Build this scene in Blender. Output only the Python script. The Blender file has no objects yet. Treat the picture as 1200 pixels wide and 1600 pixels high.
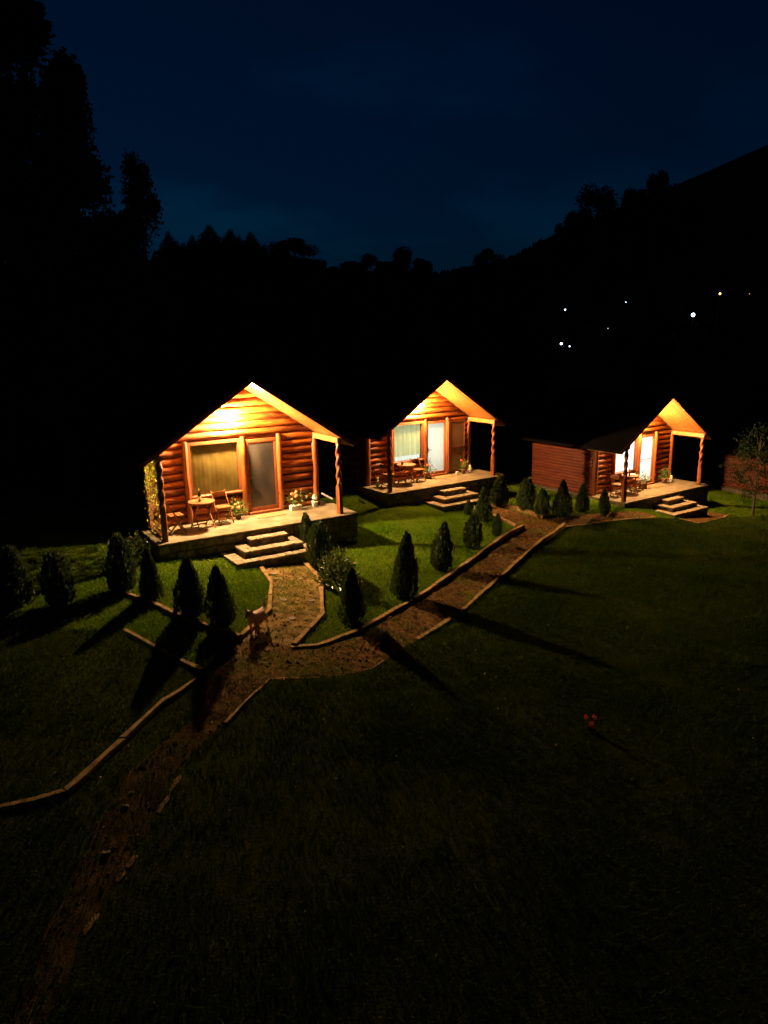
import bpy, math, random
import numpy as np
from mathutils import Vector, Matrix
random.seed(7); rng = np.random.default_rng(7)
SC = bpy.context.scene; COL = SC.collection
R = math.radians
# ------------------------------------------------------------------ camera
CAMZ = 5.976; FPX = 1115.6; PITCH = .238; ROLL = -.018
cam = bpy.data.cameras.new('camera'); camo = bpy.data.objects.new('camera', cam); COL.objects.link(camo)
cam.sensor_fit = 'VERTICAL'; cam.sensor_height = 24; cam.lens = FPX / 1600 * 24; cam.clip_end = 3000; cam.clip_start = .05
camo.matrix_world = Matrix.Translation((0, 0, CAMZ)) @ Matrix.Rotation(math.pi/2 - PITCH, 4, 'X') @ Matrix.Rotation(ROLL, 4, 'Z')
SC.camera = camo
# ------------------------------------------------------------------ night sky
W = bpy.data.worlds.new('World'); SC.world = W; W.use_nodes = True
wn = W.node_tree.nodes; wl = W.node_tree.links
bg = wn['Background']
sky = wn.new('ShaderNodeTexSky'); sky.sky_type = 'NISHITA'; sky.sun_disc = False
sky.sun_elevation = R(-4.2); sky.sun_rotation = R(-40); sky.altitude = 600
tint = wn.new('ShaderNodeMix'); tint.data_type = 'RGBA'; tint.blend_type = 'MULTIPLY'; tint.inputs[0].default_value = 1
tint.inputs[7].default_value = (.02, .48, 1.22, 1)
wl.new(sky.outputs[0], tint.inputs[6])
tc = wn.new('ShaderNodeTexCoord'); mp = wn.new('ShaderNodeMapping'); mp.inputs['Scale'].default_value = (2.0, 2.0, 5.0)
mp.inputs['Rotation'].default_value = (0, R(35), 0)
ns = wn.new('ShaderNodeTexNoise'); ns.inputs['Scale'].default_value = 1.6; ns.inputs['Detail'].default_value = 5
cr = wn.new('ShaderNodeValToRGB'); cr.color_ramp.elements[0].position = .52; cr.color_ramp.elements[1].position = .74
cr.color_ramp.elements[0].color = (1, 1, 1, 1); cr.color_ramp.elements[1].color = (1.0, 2.3, 2.0, 1)
wl.new(tc.outputs['Generated'], mp.inputs[0]); wl.new(mp.outputs[0], ns.inputs['Vector']); wl.new(ns.outputs[0], cr.inputs[0])
mul = wn.new('ShaderNodeMix'); mul.data_type = 'RGBA'; mul.blend_type = 'MULTIPLY'; mul.inputs[0].default_value = 1
wl.new(tint.outputs[2], mul.inputs[6]); wl.new(cr.outputs[0], mul.inputs[7]); nv = wn.new('ShaderNodeMix'); nv.data_type = 'RGBA'; nv.blend_type = 'ADD'; nv.inputs[0].default_value = 1; nv.inputs[7].default_value = (.0, .021, .092, 1); wl.new(mul.outputs[2], nv.inputs[6]); wl.new(nv.outputs[2], bg.inputs[0])
bg.inputs[1].default_value = .10
SC.view_settings.view_transform = 'Standard'; SC.view_settings.look = 'None'; SC.view_settings.exposure = 0; SC.view_settings.gamma = 1
LAMP_W = 3600.0; LAMP_C = (1.0, .68, .34)

# ------------------------------------------------------------------ pixel rays and terrain
def ray(u, v):
    du, dv = u - 600, v - 800; c, s = math.cos(ROLL), math.sin(ROLL)
    x = (c*du + s*dv)/FPX; y = -(-s*du + c*dv)/FPX
    return Vector((x, math.cos(PITCH) + y*math.sin(PITCH), -math.sin(PITCH) + y*math.cos(PITCH)))
GB, GC = -.1098, .0152
SKY_PX = [(-900, 300), (-200, 420), (250, 436), (500, 436), (640, 440), (700, 436), (790, 418), (870, 372), (1000, 322), (1085, 292), (1200, 242), (1400, 170), (2200, 60)]
def az_px(x, y): return 600 + FPX*x/max(y, 1e-3)*1.0
def _prof():
    A, T = [], []
    for u, v in SKY_PX:
        d = ray(u, v); A.append(math.atan2(d.x, d.y)); T.append(d.z/math.hypot(d.x, d.y))
    return np.array(A), np.array(T)
PA, PT = _prof()
RA = np.array([math.atan2(ray(u, 450).x, ray(u, 450).y) for u in (600, 820)])
def height(x, y):
    x = np.asarray(x, float); y = np.asarray(y, float)
    ax = np.abs(x); xs = np.sign(x)*np.where(ax < 18, ax, 18 + 10*np.tanh((ax-18)/10))
    ys = np.where(y < 45, y, 45 + 20*np.tanh((y-45)/20))
    z = GB*xs + GC*ys
    r = np.hypot(x, y); az = np.arctan2(x, y)
    tn = np.interp(az, PA, PT); rr = np.interp(az, RA, [115., 330.])
    st = np.interp(az, RA, [45., 60.])
    t = np.clip((r-st)/(rr-st), 0, 1); t = t*t*(3-2*t)
    front = np.clip((np.cos(az)+.15)/.4, 0, 1)
    und = .35*np.sin(x*.11+1)*np.cos(y*.09)*np.clip((r-40)/30, 0, 1)
    b3 = .30*np.exp(-((x-8.0)**2 + (y-25.9)**2)/2.4**2)
    return z + b3 + und + t*front*np.maximum(CAMZ + rr*tn - z, 4)
def hgt(x, y): return float(height(x, y))
def gp(u, v, dz=0.0):
    d = ray(u, v); t = -CAMZ/(d.z - GB*d.x - GC*d.y)
    for _ in range(6): t = (hgt(d.x*t, d.y*t)-CAMZ)/d.z
    return Vector((d.x*t, d.y*t, hgt(d.x*t, d.y*t) + dz))

# ------------------------------------------------------------------ materials
def mat(name, col, rough=.7, col2=None, scale=8, stretch=(1, 1, 1), bump=0, bscale=None, spec=.4, rnd=0, detail=5, metal=0, lo=.35, hi=.65, trans=0, coat=0):
    m = bpy.data.materials.new(name); m.use_nodes = True
    n = m.node_tree.nodes; l = m.node_tree.links; b = n['Principled BSDF']
    b.inputs['Roughness'].default_value = rough; b.inputs['Specular IOR Level'].default_value = spec; b.inputs['Metallic'].default_value = metal
    if coat: b.inputs['Coat Weight'].default_value = coat; b.inputs['Coat Roughness'].default_value = .25
    b.inputs['Base Color'].default_value = (*col, 1)
    out = None
    if col2 is not None or bump:
        t = n.new('ShaderNodeTexCoord'); mpp = n.new('ShaderNodeMapping'); mpp.inputs['Scale'].default_value = stretch
        l.new(t.outputs['Object'], mpp.inputs[0])
        oi = n.new('ShaderNodeObjectInfo'); ad = n.new('ShaderNodeVectorMath'); ad.operation = 'MULTIPLY_ADD'
        ad.inputs[1].default_value = (1, 1, 1)
        sc = n.new('ShaderNodeMath'); sc.operation = 'MULTIPLY'; sc.inputs[1].default_value = 37.0
        l.new(oi.outputs['Random'], sc.inputs[0]); l.new(mpp.outputs[0], ad.inputs[0]); l.new(sc.outputs[0], ad.inputs[2])
        nz = n.new('ShaderNodeTexNoise'); nz.inputs['Scale'].default_value = scale; nz.inputs['Detail'].default_value = detail
        l.new(ad.outputs[0], nz.inputs['Vector'])
        if col2 is not None:
            rp = n.new('ShaderNodeValToRGB'); rp.color_ramp.elements[0].position = lo; rp.color_ramp.elements[1].position = hi
            rp.color_ramp.elements[0].color = (*col, 1); rp.color_ramp.elements[1].color = (*col2, 1)
            l.new(nz.outputs[0], rp.inputs[0]); out = rp.outputs[0]
            if rnd:
                hv = n.new('ShaderNodeHueSaturation'); ma = n.new('ShaderNodeMapRange')
                ma.inputs[3].default_value = 1-rnd; ma.inputs[4].default_value = 1+rnd
                l.new(oi.outputs['Random'], ma.inputs[0]); l.new(ma.outputs[0], hv.inputs['Value']); l.new(out, hv.inputs['Color']); out = hv.outputs[0]
            l.new(out, b.inputs['Base Color'])
        if bump:
            n2 = n.new('ShaderNodeTexNoise'); n2.inputs['Scale'].default_value = bscale or scale*3; n2.inputs['Detail'].default_value = 6
            l.new(ad.outputs[0], n2.inputs['Vector'])
            bp = n.new('ShaderNodeBump'); bp.inputs['Strength'].default_value = bump; bp.inputs['Distance'].default_value = .02
            l.new(n2.outputs[0], bp.inputs['Height']); l.new(bp.outputs[0], b.inputs['Normal'])
    if trans:
        tr = n.new('ShaderNodeBsdfTranslucent'); mx = n.new('ShaderNodeMixShader'); mx.inputs[0].default_value = trans
        if out: l.new(out, tr.inputs[0])
        else: tr.inputs[0].default_value = (*col, 1)
        l.new(b.outputs[0], mx.inputs[1]); l.new(tr.outputs[0], mx.inputs[2]); l.new(mx.outputs[0], n['Material Output'].inputs[0])
    return m
def leafmat(name, c1, c2, c3=None, scale=.6, rough=.6, trans=.25, spec=.3):
    m = mat(name, c1, rough, spec=spec); n = m.node_tree.nodes; l = m.node_tree.links; b = n['Principled BSDF']
    ge = n.new('ShaderNodeNewGeometry'); nz = n.new('ShaderNodeTexNoise'); nz.inputs['Scale'].default_value = scale; nz.inputs['Detail'].default_value = 6
    l.new(ge.outputs['Position'], nz.inputs['Vector'])
    mx = n.new('ShaderNodeMath'); mx.operation = 'MULTIPLY_ADD'; mx.inputs[1].default_value = .35
    l.new(ge.outputs['Random Per Island'], mx.inputs[0]); 
    sb = n.new('ShaderNodeMath'); sb.operation = 'SUBTRACT'; sb.inputs[1].default_value = .175; l.new(nz.outputs[0], sb.inputs[0]); l.new(sb.outputs[0], mx.inputs[2])
    rp = n.new('ShaderNodeValToRGB'); e = rp.color_ramp.elements; e[0].position = .3; e[1].position = .7
    e[0].color = (*c1, 1); e[1].color = (*(c3 or c2), 1)
    if c3: k = e.new(.5); k.color = (*c2, 1)
    l.new(mx.outputs[0], rp.inputs[0]); l.new(rp.outputs[0], b.inputs['Base Color'])
    tr = n.new('ShaderNodeBsdfTranslucent'); mm = n.new('ShaderNodeMixShader'); mm.inputs[0].default_value = trans
    l.new(rp.outputs[0], tr.inputs[0]); l.new(b.outputs[0], mm.inputs[1]); l.new(tr.outputs[0], mm.inputs[2]); l.new(mm.outputs[0], n['Material Output'].inputs[0])
    return m
def emis(name, col, st):
    m = bpy.data.materials.new(name); m.use_nodes = True; b = m.node_tree.nodes['Principled BSDF']
    b.inputs['Base Color'].default_value = (*col, 1); b.inputs['Emission Color'].default_value = (*col, 1); b.inputs['Emission Strength'].default_value = st
    return m
def glass(name, tintc, refl=.06):
    m = bpy.data.materials.new(name); m.use_nodes = True; n = m.node_tree.nodes; l = m.node_tree.links
    n.remove(n['Principled BSDF']); t = n.new('ShaderNodeBsdfTransparent'); t.inputs[0].default_value = (*tintc, 1)
    g = n.new('ShaderNodeBsdfGlossy'); g.inputs['Roughness'].default_value = .03
    ge = n.new('ShaderNodeNewGeometry'); dt = n.new('ShaderNodeVectorMath'); dt.operation = 'DOT_PRODUCT'; l.new(ge.outputs['Normal'], dt.inputs[0]); l.new(ge.outputs['Incoming'], dt.inputs[1])
    ab = n.new('ShaderNodeMath'); ab.operation = 'ABSOLUTE'; l.new(dt.outputs['Value'], ab.inputs[0])
    om = n.new('ShaderNodeMath'); om.operation = 'SUBTRACT'; om.inputs[0].default_value = 1; l.new(ab.outputs[0], om.inputs[1])
    pw = n.new('ShaderNodeMath'); pw.operation = 'POWER'; pw.inputs[1].default_value = 5; l.new(om.outputs[0], pw.inputs[0])
    f = n.new('ShaderNodeMath'); f.operation = 'MULTIPLY_ADD'; f.inputs[1].default_value = .96; f.inputs[2].default_value = .04; l.new(pw.outputs[0], f.inputs[0])
    x = n.new('ShaderNodeMixShader'); l.new(f.outputs[0], x.inputs[0]); l.new(t.outputs[0], x.inputs[1]); l.new(g.outputs[0], x.inputs[2]); l.new(x.outputs[0], n['Material Output'].inputs[0])
    return m
def translucent(name, col, col2, scale, stretch, mixd=.5):
    return mat(name, col, .9, col2, scale, stretch, trans=mixd, spec=.1)
M = dict(
 log=mat('varnished_log', (.095, .016, .002), .5, (.30, .078, .0085), 5, (.35, 3.2, 3.2), bump=.8, bscale=11, rnd=.38, spec=.22),
 logside=mat('stained_side_log', (.11, .018, .006), .6, (.18, .034, .011), 5, (2.5, .35, 2.5), bump=.3, bscale=9, rnd=.15),
 post=mat('varnished_post', (.14, .030, .004), .45, (.25, .068, .010), 4, (3, 3, .4), bump=.3, bscale=10, rnd=.1, coat=.25),
 frame=mat('stained_frame', (.13, .032, .010), .42, (.20, .055, .015), 4, (2, 2, .5), bump=.15, rnd=.1),
 back=mat('dark_backing_wood', (.09, .028, .010), .7, (.14, .045, .015), 6, bump=.2),
 soffit=mat('pine_soffit', (.20, .075, .014), .36, (.28, .116, .028), 6, (5, .5, .5), bump=.12, bscale=14, rnd=.08, coat=.35),
 beam=mat('pine_beam', (.30, .12, .026), .42, (.42, .18, .045), 4, (3, .4, 3), bump=.2, rnd=.05),
 roof=mat('dark_roof_shingle', (.006, .005, .005), 1, (.010, .009, .008), 14, bump=.3, spec=0),
 concrete=mat('porch_concrete', (.10, .08, .055), .95, (.165, .135, .095), 3.5, spec=.1, bump=.35, bscale=30),
 floor=mat('porch_floor_screed', (.105, .076, .039), .9, (.19, .147, .086), 2.6, spec=.15, bump=.3, bscale=40, detail=8),
 stone=mat('cladding_stone', (.085, .064, .040), .95, (.19, .145, .095), 7, spec=.1, bump=.6, bscale=25, rnd=.3),
 tread=mat('tread_stone', (.17, .122, .067), .9, (.285, .218, .136), 9, spec=.1, bump=.5, bscale=30, rnd=.16),
 kerb=mat('kerb_concrete', (.20, .115, .042), 1, (.36, .22, .085), 6, spec=.03, bump=.6, bscale=40),
 gravel=mat('path_earth', (.050, .024, .007), 1, (.155, .082, .026), 9, spec=.02, bump=1.0, bscale=60, detail=9),
 track=mat('worn_track_soil', (.045, .030, .010), 1, (.125, .078, .028), 2.2, bump=1.0, bscale=60, detail=9, spec=0),
 dusty=mat('dusty_path_earth', (.085, .050, .015), 1, (.27, .17, .055), 5, spec=.02, bump=1.0, bscale=60, detail=9),
 chips=mat('path_gravel', (.060, .030, .010), 1, (.25, .14, .050), 14, spec=.05, lo=.42, hi=.6),
 soil=mat('turf_soil', (.025, .032, .004), 1, (.045, .052, .007), .5, spec=0, bump=.9, bscale=30, detail=8),
 hill=mat('dark_hillside', (.03, .04, .015), .95, (.05, .06, .025), .06, bump=.5),
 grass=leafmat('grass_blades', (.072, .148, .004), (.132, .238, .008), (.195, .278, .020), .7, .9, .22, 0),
 dimlawn=leafmat('dimmed_lawn_blades', (.020, .044, .0034), (.036, .066, .005), (.058, .088, .013), .45, .9, .15, 0),  # lawn beyond the paths: lamp falloff put into a darker blade colour
 thuja=leafmat('thuja_leaf', (.022, .045, .012), (.045, .075, .018), (.075, .10, .03), 2.0, .6, .15),
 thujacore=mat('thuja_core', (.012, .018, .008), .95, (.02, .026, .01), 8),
 leaf=leafmat('tree_leaf', (.03, .05, .015), (.05, .08, .02), None, .5, .6, .2),
 needle=leafmat('spruce_needle', (.012, .024, .010), (.024, .040, .016), None, .5, .9, .05, .02),
 ivy=leafmat('ivy_leaf', (.20, .27, .02), (.40, .44, .05), (.56, .56, .11), 6, .4, .62, .4),
 shrub=leafmat('shrub_leaf', (.04, .065, .015), (.07, .10, .025), (.11, .14, .04), 3, .28, .2, .6),
 potleaf=leafmat('pot_leaf', (.06, .11, .02), (.11, .17, .035), (.17, .22, .05), 8, .45, .25),
 dryleaf=leafmat('dry_leaf', (.22, .13, .04), (.36, .24, .09), (.52, .42, .22), 9, .6, .2),
 bark=mat('bark', (.05, .035, .022), .95, (.09, .065, .04), 8, (1, 1, .3), bump=.8),
 furn=mat('bistro_wood', (.15, .044, .008), .45, (.24, .082, .017), 6, (3, 3, .6), bump=.15, rnd=.1),
 bottle=mat('dark_bottle_glass', (.010, .014, .008), .12, spec=.6),
 blueb=mat('blue_bottle_glass', (.03, .06, .45), .15, spec=.6),
 white=mat('white_glaze', (.72, .68, .60), .4, (.62, .57, .48), 5),
 cream=mat('cream_plastic', (.70, .62, .42), .55, (.60, .52, .34), 6),
 terra=mat('dark_clay_pot', (.10, .05, .03), .7, (.17, .085, .05), 9, bump=.3),
 orange=mat('orange_petal', (.75, .26, .07), .6, (.85, .45, .18), 30, trans=.3),
 pinkp=mat('peach_petal', (.62, .22, .08), .7, (.72, .34, .16), 30, trans=.3),
 redp=mat('red_petal', (.70, .05, .03), .6, (.85, .16, .08), 30, trans=.3),
 whitep=mat('white_petal', (.78, .74, .64), .6, (.70, .64, .52), 30, trans=.3),
 mat_=mat('coir_mat', (.22, .10, .035), .95, (.32, .16, .06), 40, bump=.8, bscale=120),
 metal=mat('dark_metal', (.05, .045, .04), .4, metal=.8),
 steel=mat('brushed_steel', (.5, .48, .44), .3, metal=1),
 pane=glass('window_glass', (.92, .93, .90)),
 blind=mat('beige_blind', (.20, .15, .055), .8, (.29, .22, .085), 1.1, detail=2, bump=.05),
 amber=mat('amber_blind', (.25, .150, .032), .9, (.42, .27, .075), 1.6, detail=3, trans=.6, spec=.1),
 screen=mat('dark_insect_screen', (.013, .009, .006), .6, (.042, .030, .020), 1.8, (1, 1, .6), detail=3),
 screenb=mat('brown_insect_screen', (.17, .095, .045), .6, (.23, .135, .065), 2, detail=3, trans=.2),
 curtain=mat('yellow_curtain', (.66, .66, .36), .9, (.76, .77, .52), 3, (6, 1, .3), trans=.85, spec=.05),
 white_cloth=mat('white_translucent_cloth', (.85, .86, .80), .9, (.80, .81, .76), 4, (8, 1, .5), trans=.85, spec=.05),
 frost=mat('frosted_glass', (.84, .84, .77), .5, trans=.9, spec=.3),
 frostw=mat('frosted_white_glass', (.85, .84, .80), .5, trans=.85, spec=.3),
 lining=mat('room_plaster', (.75, .70, .60), .9, (.70, .65, .55), 3),
 fur=mat('tan_fur', (.55, .26, .15), .85, (.68, .38, .24), 12, bump=.6, bscale=60),
 nose=mat('dark_nose', (.02, .015, .012), .4),
 globe=emis('lamp_globe_glow', LAMP_C, LAMP_W/(4*math.pi*math.pi*.07**2)),
 globe2=emis('dim_lamp_globe_glow', (1.0, .60, .25), .62*LAMP_W/(4*math.pi*math.pi*.07**2)),
 farw=emis('far_white_lamp', (.62, .82, 1.0), 1), faro=emis('far_amber_lamp', (1.0, .52, .12), 1),
)

# ------------------------------------------------------------------ mesh helpers
class MB:
    def __init__(s): s.v = []; s.f = []
    def add(s, vs, fs):
        o = len(s.v); s.v += [tuple(p) for p in vs]; s.f += [tuple(i+o for i in f) for f in fs]; return s
    def box(s, x0, x1, y0, y1, z0, z1, ch=0):
        if ch == 0:
            vs = [(x, y, z) for z in (z0, z1) for y in (y0, y1) for x in (x0, x1)]
            return s.add(vs, [(0, 2, 3, 1), (4, 5, 7, 6), (0, 1, 5, 4), (1, 3, 7, 5), (3, 2, 6, 7), (2, 0, 4, 6)])
        c = ch; vs = []
        for z, k in ((z0, 0), (z1-c, 0), (z1, c)):
            vs += [(x0+k+c, y0+k, z), (x1-k-c, y0+k, z), (x1-k, y0+k+c, z), (x1-k, y1-k-c, z), (x1-k-c, y1-k, z), (x0+k+c, y1-k, z), (x0+k, y1-k-c, z), (x0+k, y0+k+c, z)]
        fs = [tuple(range(16, 24)), tuple(range(7, -1, -1))]
        for r in (0, 8):
            fs += [(r+i, r+(i+1) % 8, r+8+(i+1) % 8, r+8+i) for i in range(8)]
        return s.add(vs, fs)
    def bar(s, a, b, w, h=None, up=(0, 0, 1)):
        a = Vector(a); b = Vector(b); h = h or w; d = (b-a).normalized(); u = Vector(up)
        if abs(d.dot(u)) > .95: u = Vector((0, 1, 0))
        x = d.cross(u).normalized(); y = x.cross(d).normalized()
        vs = [p + x*i*w/2 + y*j*h/2 for p in (a, b) for i, j in ((-1, -1), (1, -1), (1, 1), (-1, 1))]
        return s.add(vs, [(3, 2, 1, 0), (4, 5, 6, 7), (0, 1, 5, 4), (1, 2, 6, 5), (2, 3, 7, 6), (3, 0, 4, 7)])
    def tube(s, pts, rads, n=8, cap=True, wob=0, rg=None):
        pts = [Vector(p) for p in pts]; o = len(s.v)
        for i, p in enumerate(pts):
            d = (pts[min(i+1, len(pts)-1)] - pts[max(i-1, 0)]).normalized()
            u = Vector((0, 0, 1)) if abs(d.z) < .9 else Vector((1, 0, 0))
            x = d.cross(u).normalized(); y = x.cross(d)
            for k in range(n):
                a = 2*math.pi*k/n; r = rads[i]*(1 + (random.uniform(-wob, wob) if wob else 0))
                s.v.append(tuple(p + x*math.cos(a)*r + y*math.sin(a)*r))
        m = len(pts)
        for i in range(m-1):
            for k in range(n):
                s.f.append((o+i*n+k, o+i*n+(k+1) % n, o+(i+1)*n+(k+1) % n, o+(i+1)*n+k))
        if cap: s.f.append(tuple(o+k for k in range(n-1, -1, -1))); s.f.append(tuple(o+(m-1)*n+k for k in range(n)))
        return s
    def lathe(s, prof, c=(0, 0, 0), n=14):
        return s.tube([(c[0], c[1], c[2]+z + i*1e-5) for i, (r, z) in enumerate(prof)], [r for r, z in prof], n)
    def ball(s, c, r, n=8, m=6, sq=1):
        prof = [(max(.002, r*math.sin(math.pi*i/m)), -r*sq*math.cos(math.pi*i/m)) for i in range(m+1)]
        return s.lathe(prof, c, n)
    def mesh(s, name, m, smooth=True):
        me = bpy.data.meshes.new(name); me.from_pydata(s.v, [], s.f); me.materials.append(m)
        if smooth: me.shade_smooth() if hasattr(me, 'shade_smooth') else None
        me.update(); return me
def smooth_by_angle(me, ang=40):
    import bmesh
    bm = bmesh.new(); bm.from_mesh(me)
    for e in bm.edges:
        if len(e.link_faces) == 2 and e.calc_face_angle(0) > R(ang): e.smooth = False
    bm.to_mesh(me); bm.free()
def build(mb, name, m, parent=None, loc=None, smooth=False, ang=40):
    me = mb.mesh(name, M[m] if isinstance(m, str) else m, smooth)
    if smooth: smooth_by_angle(me, ang)
    return ob(name, me, parent, loc)
def ob(name, me, parent=None, loc=None, rot=None, scale=None):
    o = bpy.data.objects.new(name, me); COL.objects.link(o)
    if parent: o.parent = parent
    if loc is not None: o.location = loc
    if rot is not None: o.rotation_euler = rot
    if scale is not None: o.scale = scale
    return o
def tag(o, label, cat, group=None):
    o['label'] = label; o['category'] = cat
    if group: o['group'] = group
    return o
def thing(name, label, cat, loc=(0, 0, 0), rz=0, group=None):
    o = ob(name, None, None, loc, (0, 0, rz)); o.empty_display_size = .2
    return tag(o, label, cat, group)
def struct(o, kind='structure'): o['kind'] = kind; return o
def soup(name, verts, nper, m, smooth=False):
    """verts (N, nper, 3) -> mesh of N separate polygons"""
    N = len(verts); me = bpy.data.meshes.new(name)
    me.vertices.add(N*nper); me.vertices.foreach_set('co', verts.astype(np.float32).ravel())
    me.loops.add(N*nper); me.loops.foreach_set('vertex_index', np.arange(N*nper, dtype=np.int32))
    me.polygons.add(N); me.polygons.foreach_set('loop_start', np.arange(0, N*nper, nper, dtype=np.int32))
    try: me.polygons.foreach_set('loop_total', np.full(N, nper, dtype=np.int32))
    except Exception: pass
    me.materials.append(M[m]); me.update(calc_edges=True); me.validate(); return me
def unit(a): return a/np.maximum(np.linalg.norm(a, axis=-1, keepdims=True), 1e-9)
def leaves(P, Dr, L, Wd, r=rng):
    """diamond leaves at P pointing along Dr"""
    n = len(P); Dr = unit(Dr); s = unit(np.cross(Dr, unit(r.normal(size=(n, 3)))))
    L = np.asarray(L).reshape(-1, 1)*np.ones((n, 1)); Wd = np.asarray(Wd).reshape(-1, 1)*np.ones((n, 1))
    nn = np.cross(Dr, s)
    return np.stack([P, P + Dr*L*.45 + s*Wd/2 + nn*L*.06, P + Dr*L, P + Dr*L*.45 - s*Wd/2 + nn*L*.06], 1)

# ------------------------------------------------------------------ terrain sheet
def axis(lo, a, b, hi, fine, n):
    mid = np.arange(a, b+1e-6, fine); g = np.linspace(0, 1, n)**2.2
    return np.concatenate([(a - (a-lo)*g[:0:-1]), mid, b + (hi-b)*g[1:]])
def terrain():
    X = axis(-520, -26, 26, 520, .5, 34); Y = axis(-120, -2, 44, 620, .5, 44)
    gx, gy = np.meshgrid(X, Y); gz = height(gx, gy)
    V = np.stack([gx, gy, gz], -1).reshape(-1, 3); nx = len(X); ny = len(Y)
    idx = np.arange(nx*ny).reshape(ny, nx)
    Fc = np.stack([idx[:-1, :-1], idx[:-1, 1:], idx[1:, 1:], idx[1:, :-1]], -1).reshape(-1, 4)
    me = bpy.data.meshes.new('ground'); me.from_pydata(V.tolist(), [], Fc.tolist()); me.materials.append(M['soil']); me.shade_smooth()
    return struct(ob('ground', me))
terrain()

# ------------------------------------------------------------------ paths and kerbs (pixel outlines dropped on the ground)
PATHS = {
 'garden_path': ([(815, 826), (848, 812), (882, 825), (843, 851), (787, 900), (730, 950), (652, 1001), (600, 1034), (583, 1044), (548, 1053), (440, 1061), (418, 1062), (384, 1098), (356, 1120), (330, 1128), (318, 1100), (326, 1056), (352, 1020), (373, 1001), (422, 958), (504, 963), (459, 1012), (496, 1011), (557, 989), (583, 974), (648, 939), (709, 898), (758, 863), (787, 842)], .006),
 'dirt_track': ([(356, 1118), (330, 1150), (286, 1192), (262, 1218), (256, 1246), (238, 1268), (232, 1300), (206, 1330), (196, 1362), (168, 1392), (150, 1432), (122, 1462), (112, 1520), (70, 1600), (20, 1690), (-60, 1690), (20, 1590), (62, 1500), (70, 1452), (104, 1402), (112, 1366), (138, 1330), (150, 1290), (186, 1240), (196, 1212), (232, 1180), (270, 1150), (318, 1110)], .006),
 'step_path': ([(402, 879), (466, 870), (501, 910), (504, 962), (462, 1012), (378, 1003), (422, 958), (424, 914)], .010),
 'branch_path': ([(769, 788), (848, 813), (848, 828), (812, 828), (784, 815), (742, 792)], .010),
 'far_path': ([(846, 812), (900, 806), (960, 801), (1000, 800), (1024, 806), (1024, 811), (1000, 812), (952, 815), (880, 825)], .014),
 'landing': ([(1060, 812), (1085, 802), (1120, 801), (1139, 805), (1120, 812), (1090, 818)], .006),
}
POLYS = {}
def inpoly(px, py, poly):
    ins = np.zeros(px.shape, bool); n = len(poly)
    for i in range(n):
        x1, y1 = poly[i]; x2, y2 = poly[(i+1) % n]
        c = ((y1 > py) != (y2 > py)) & (px < (x2-x1)*(py-y1)/((y2-y1) if y2 != y1 else 1e-9) + x1)
        ins ^= c
    return ins
for nm, (pts, dz) in PATHS.items():
    g = [gp(u, v) for u, v in pts]; POLYS[nm] = [(p.x, p.y) for p in g]
    me = bpy.data.meshes.new(nm); me.from_pydata([(p.x, p.y, p.z+dz) for p in g], [], [tuple(range(len(g)))]); me.materials.append(M[{'step_path': 'dusty', 'dirt_track': 'track'}.get(nm, 'gravel')])
    import bmesh
    bm = bmesh.new(); bm.from_mesh(me); bmesh.ops.triangulate(bm, faces=bm.faces)
    for _ in range(3): bmesh.ops.subdivide_edges(bm, edges=[e for e in bm.edges if e.calc_length() > .4], cuts=1, use_grid_fill=True); bmesh.ops.triangulate(bm, faces=bm.faces)
    for v_ in bm.verts: v_.co.z = hgt(v_.co.x, v_.co.y) + dz
    for f in bm.faces:
        if f.normal.z < 0: f.normal_flip()
    bm.to_mesh(me); bm.free()
    struct(ob(nm, me))
def kerb(pts, w=.10, h=.12, name='kerb', jit=.013, h1=None):
    g = [gp(u, v) for u, v in pts]; q = []
    for a, b in zip(g[:-1], g[1:]):
        k = max(1, int((b-a).length/.35)); q += [a.lerp(b, i/k) for i in range(k)]
    q.append(g[-1]); mb = MB(); n = len(q)
    for i, p in enumerate(q):
        d = (q[min(i+1, n-1)] - q[max(i-1, 0)]); d.z = 0; d.normalize(); s = Vector((-d.y, d.x, 0)); ww = w/2 + random.uniform(-jit, jit)
        hh = h + ((h1 if h1 is not None else h)-h)*i/(n-1) + random.uniform(-jit, jit); z = hgt(p.x, p.y)
        for sx, zz in ((-1, -.25), (-1, hh-.012), (-.82, hh), (.82, hh), (1, hh-.012), (1, -.25)):
            c = p + s*ww*sx; mb.v.append((c.x, c.y, z+zz))
    src = mb.v; mb = MB(); i = 0
    while i < n-1:
        j = min(n-1, i+3); o = len(mb.v); off = Vector((random.uniform(-.008, .008), random.uniform(-.008, .008), random.uniform(-.008, .006)))
        rows = list(range(i, j+1))
        for q_, r0 in enumerate(rows):
            for k in range(6):
                p = Vector(src[r0*6+k])
                if q_ == 0 and i > 0: p = p.lerp(Vector(src[(r0+1)*6+k]), .02)
                if q_ == len(rows)-1 and j < n-1: p = p.lerp(Vector(src[(r0-1)*6+k]), .02)
                mb.v.append(tuple(p+off))
        m_ = len(rows)
        for q_ in range(m_-1):
            for k in range(5): mb.f.append((o+q_*6+k, o+q_*6+k+1, o+(q_+1)*6+k+1, o+(q_+1)*6+k))
        mb.f.append(tuple(o+k for k in (5, 4, 3, 2, 1, 0))); mb.f.append(tuple(o+(m_-1)*6+k for k in range(6)))
        i = j
    return struct(build(mb, name, 'kerb'))
kerb([(402, 878), (424, 913), (421, 956), (374, 999)], .10, .07)
kerb([(466, 869), (501, 909), (504, 962), (460, 1010)], .10, .07)
kerb([(455, 1012), (496, 1010), (557, 988), (583, 973), (648, 938), (709, 897), (758, 862), (787, 841), (817, 825)], .11, .05, h1=.13)
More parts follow.
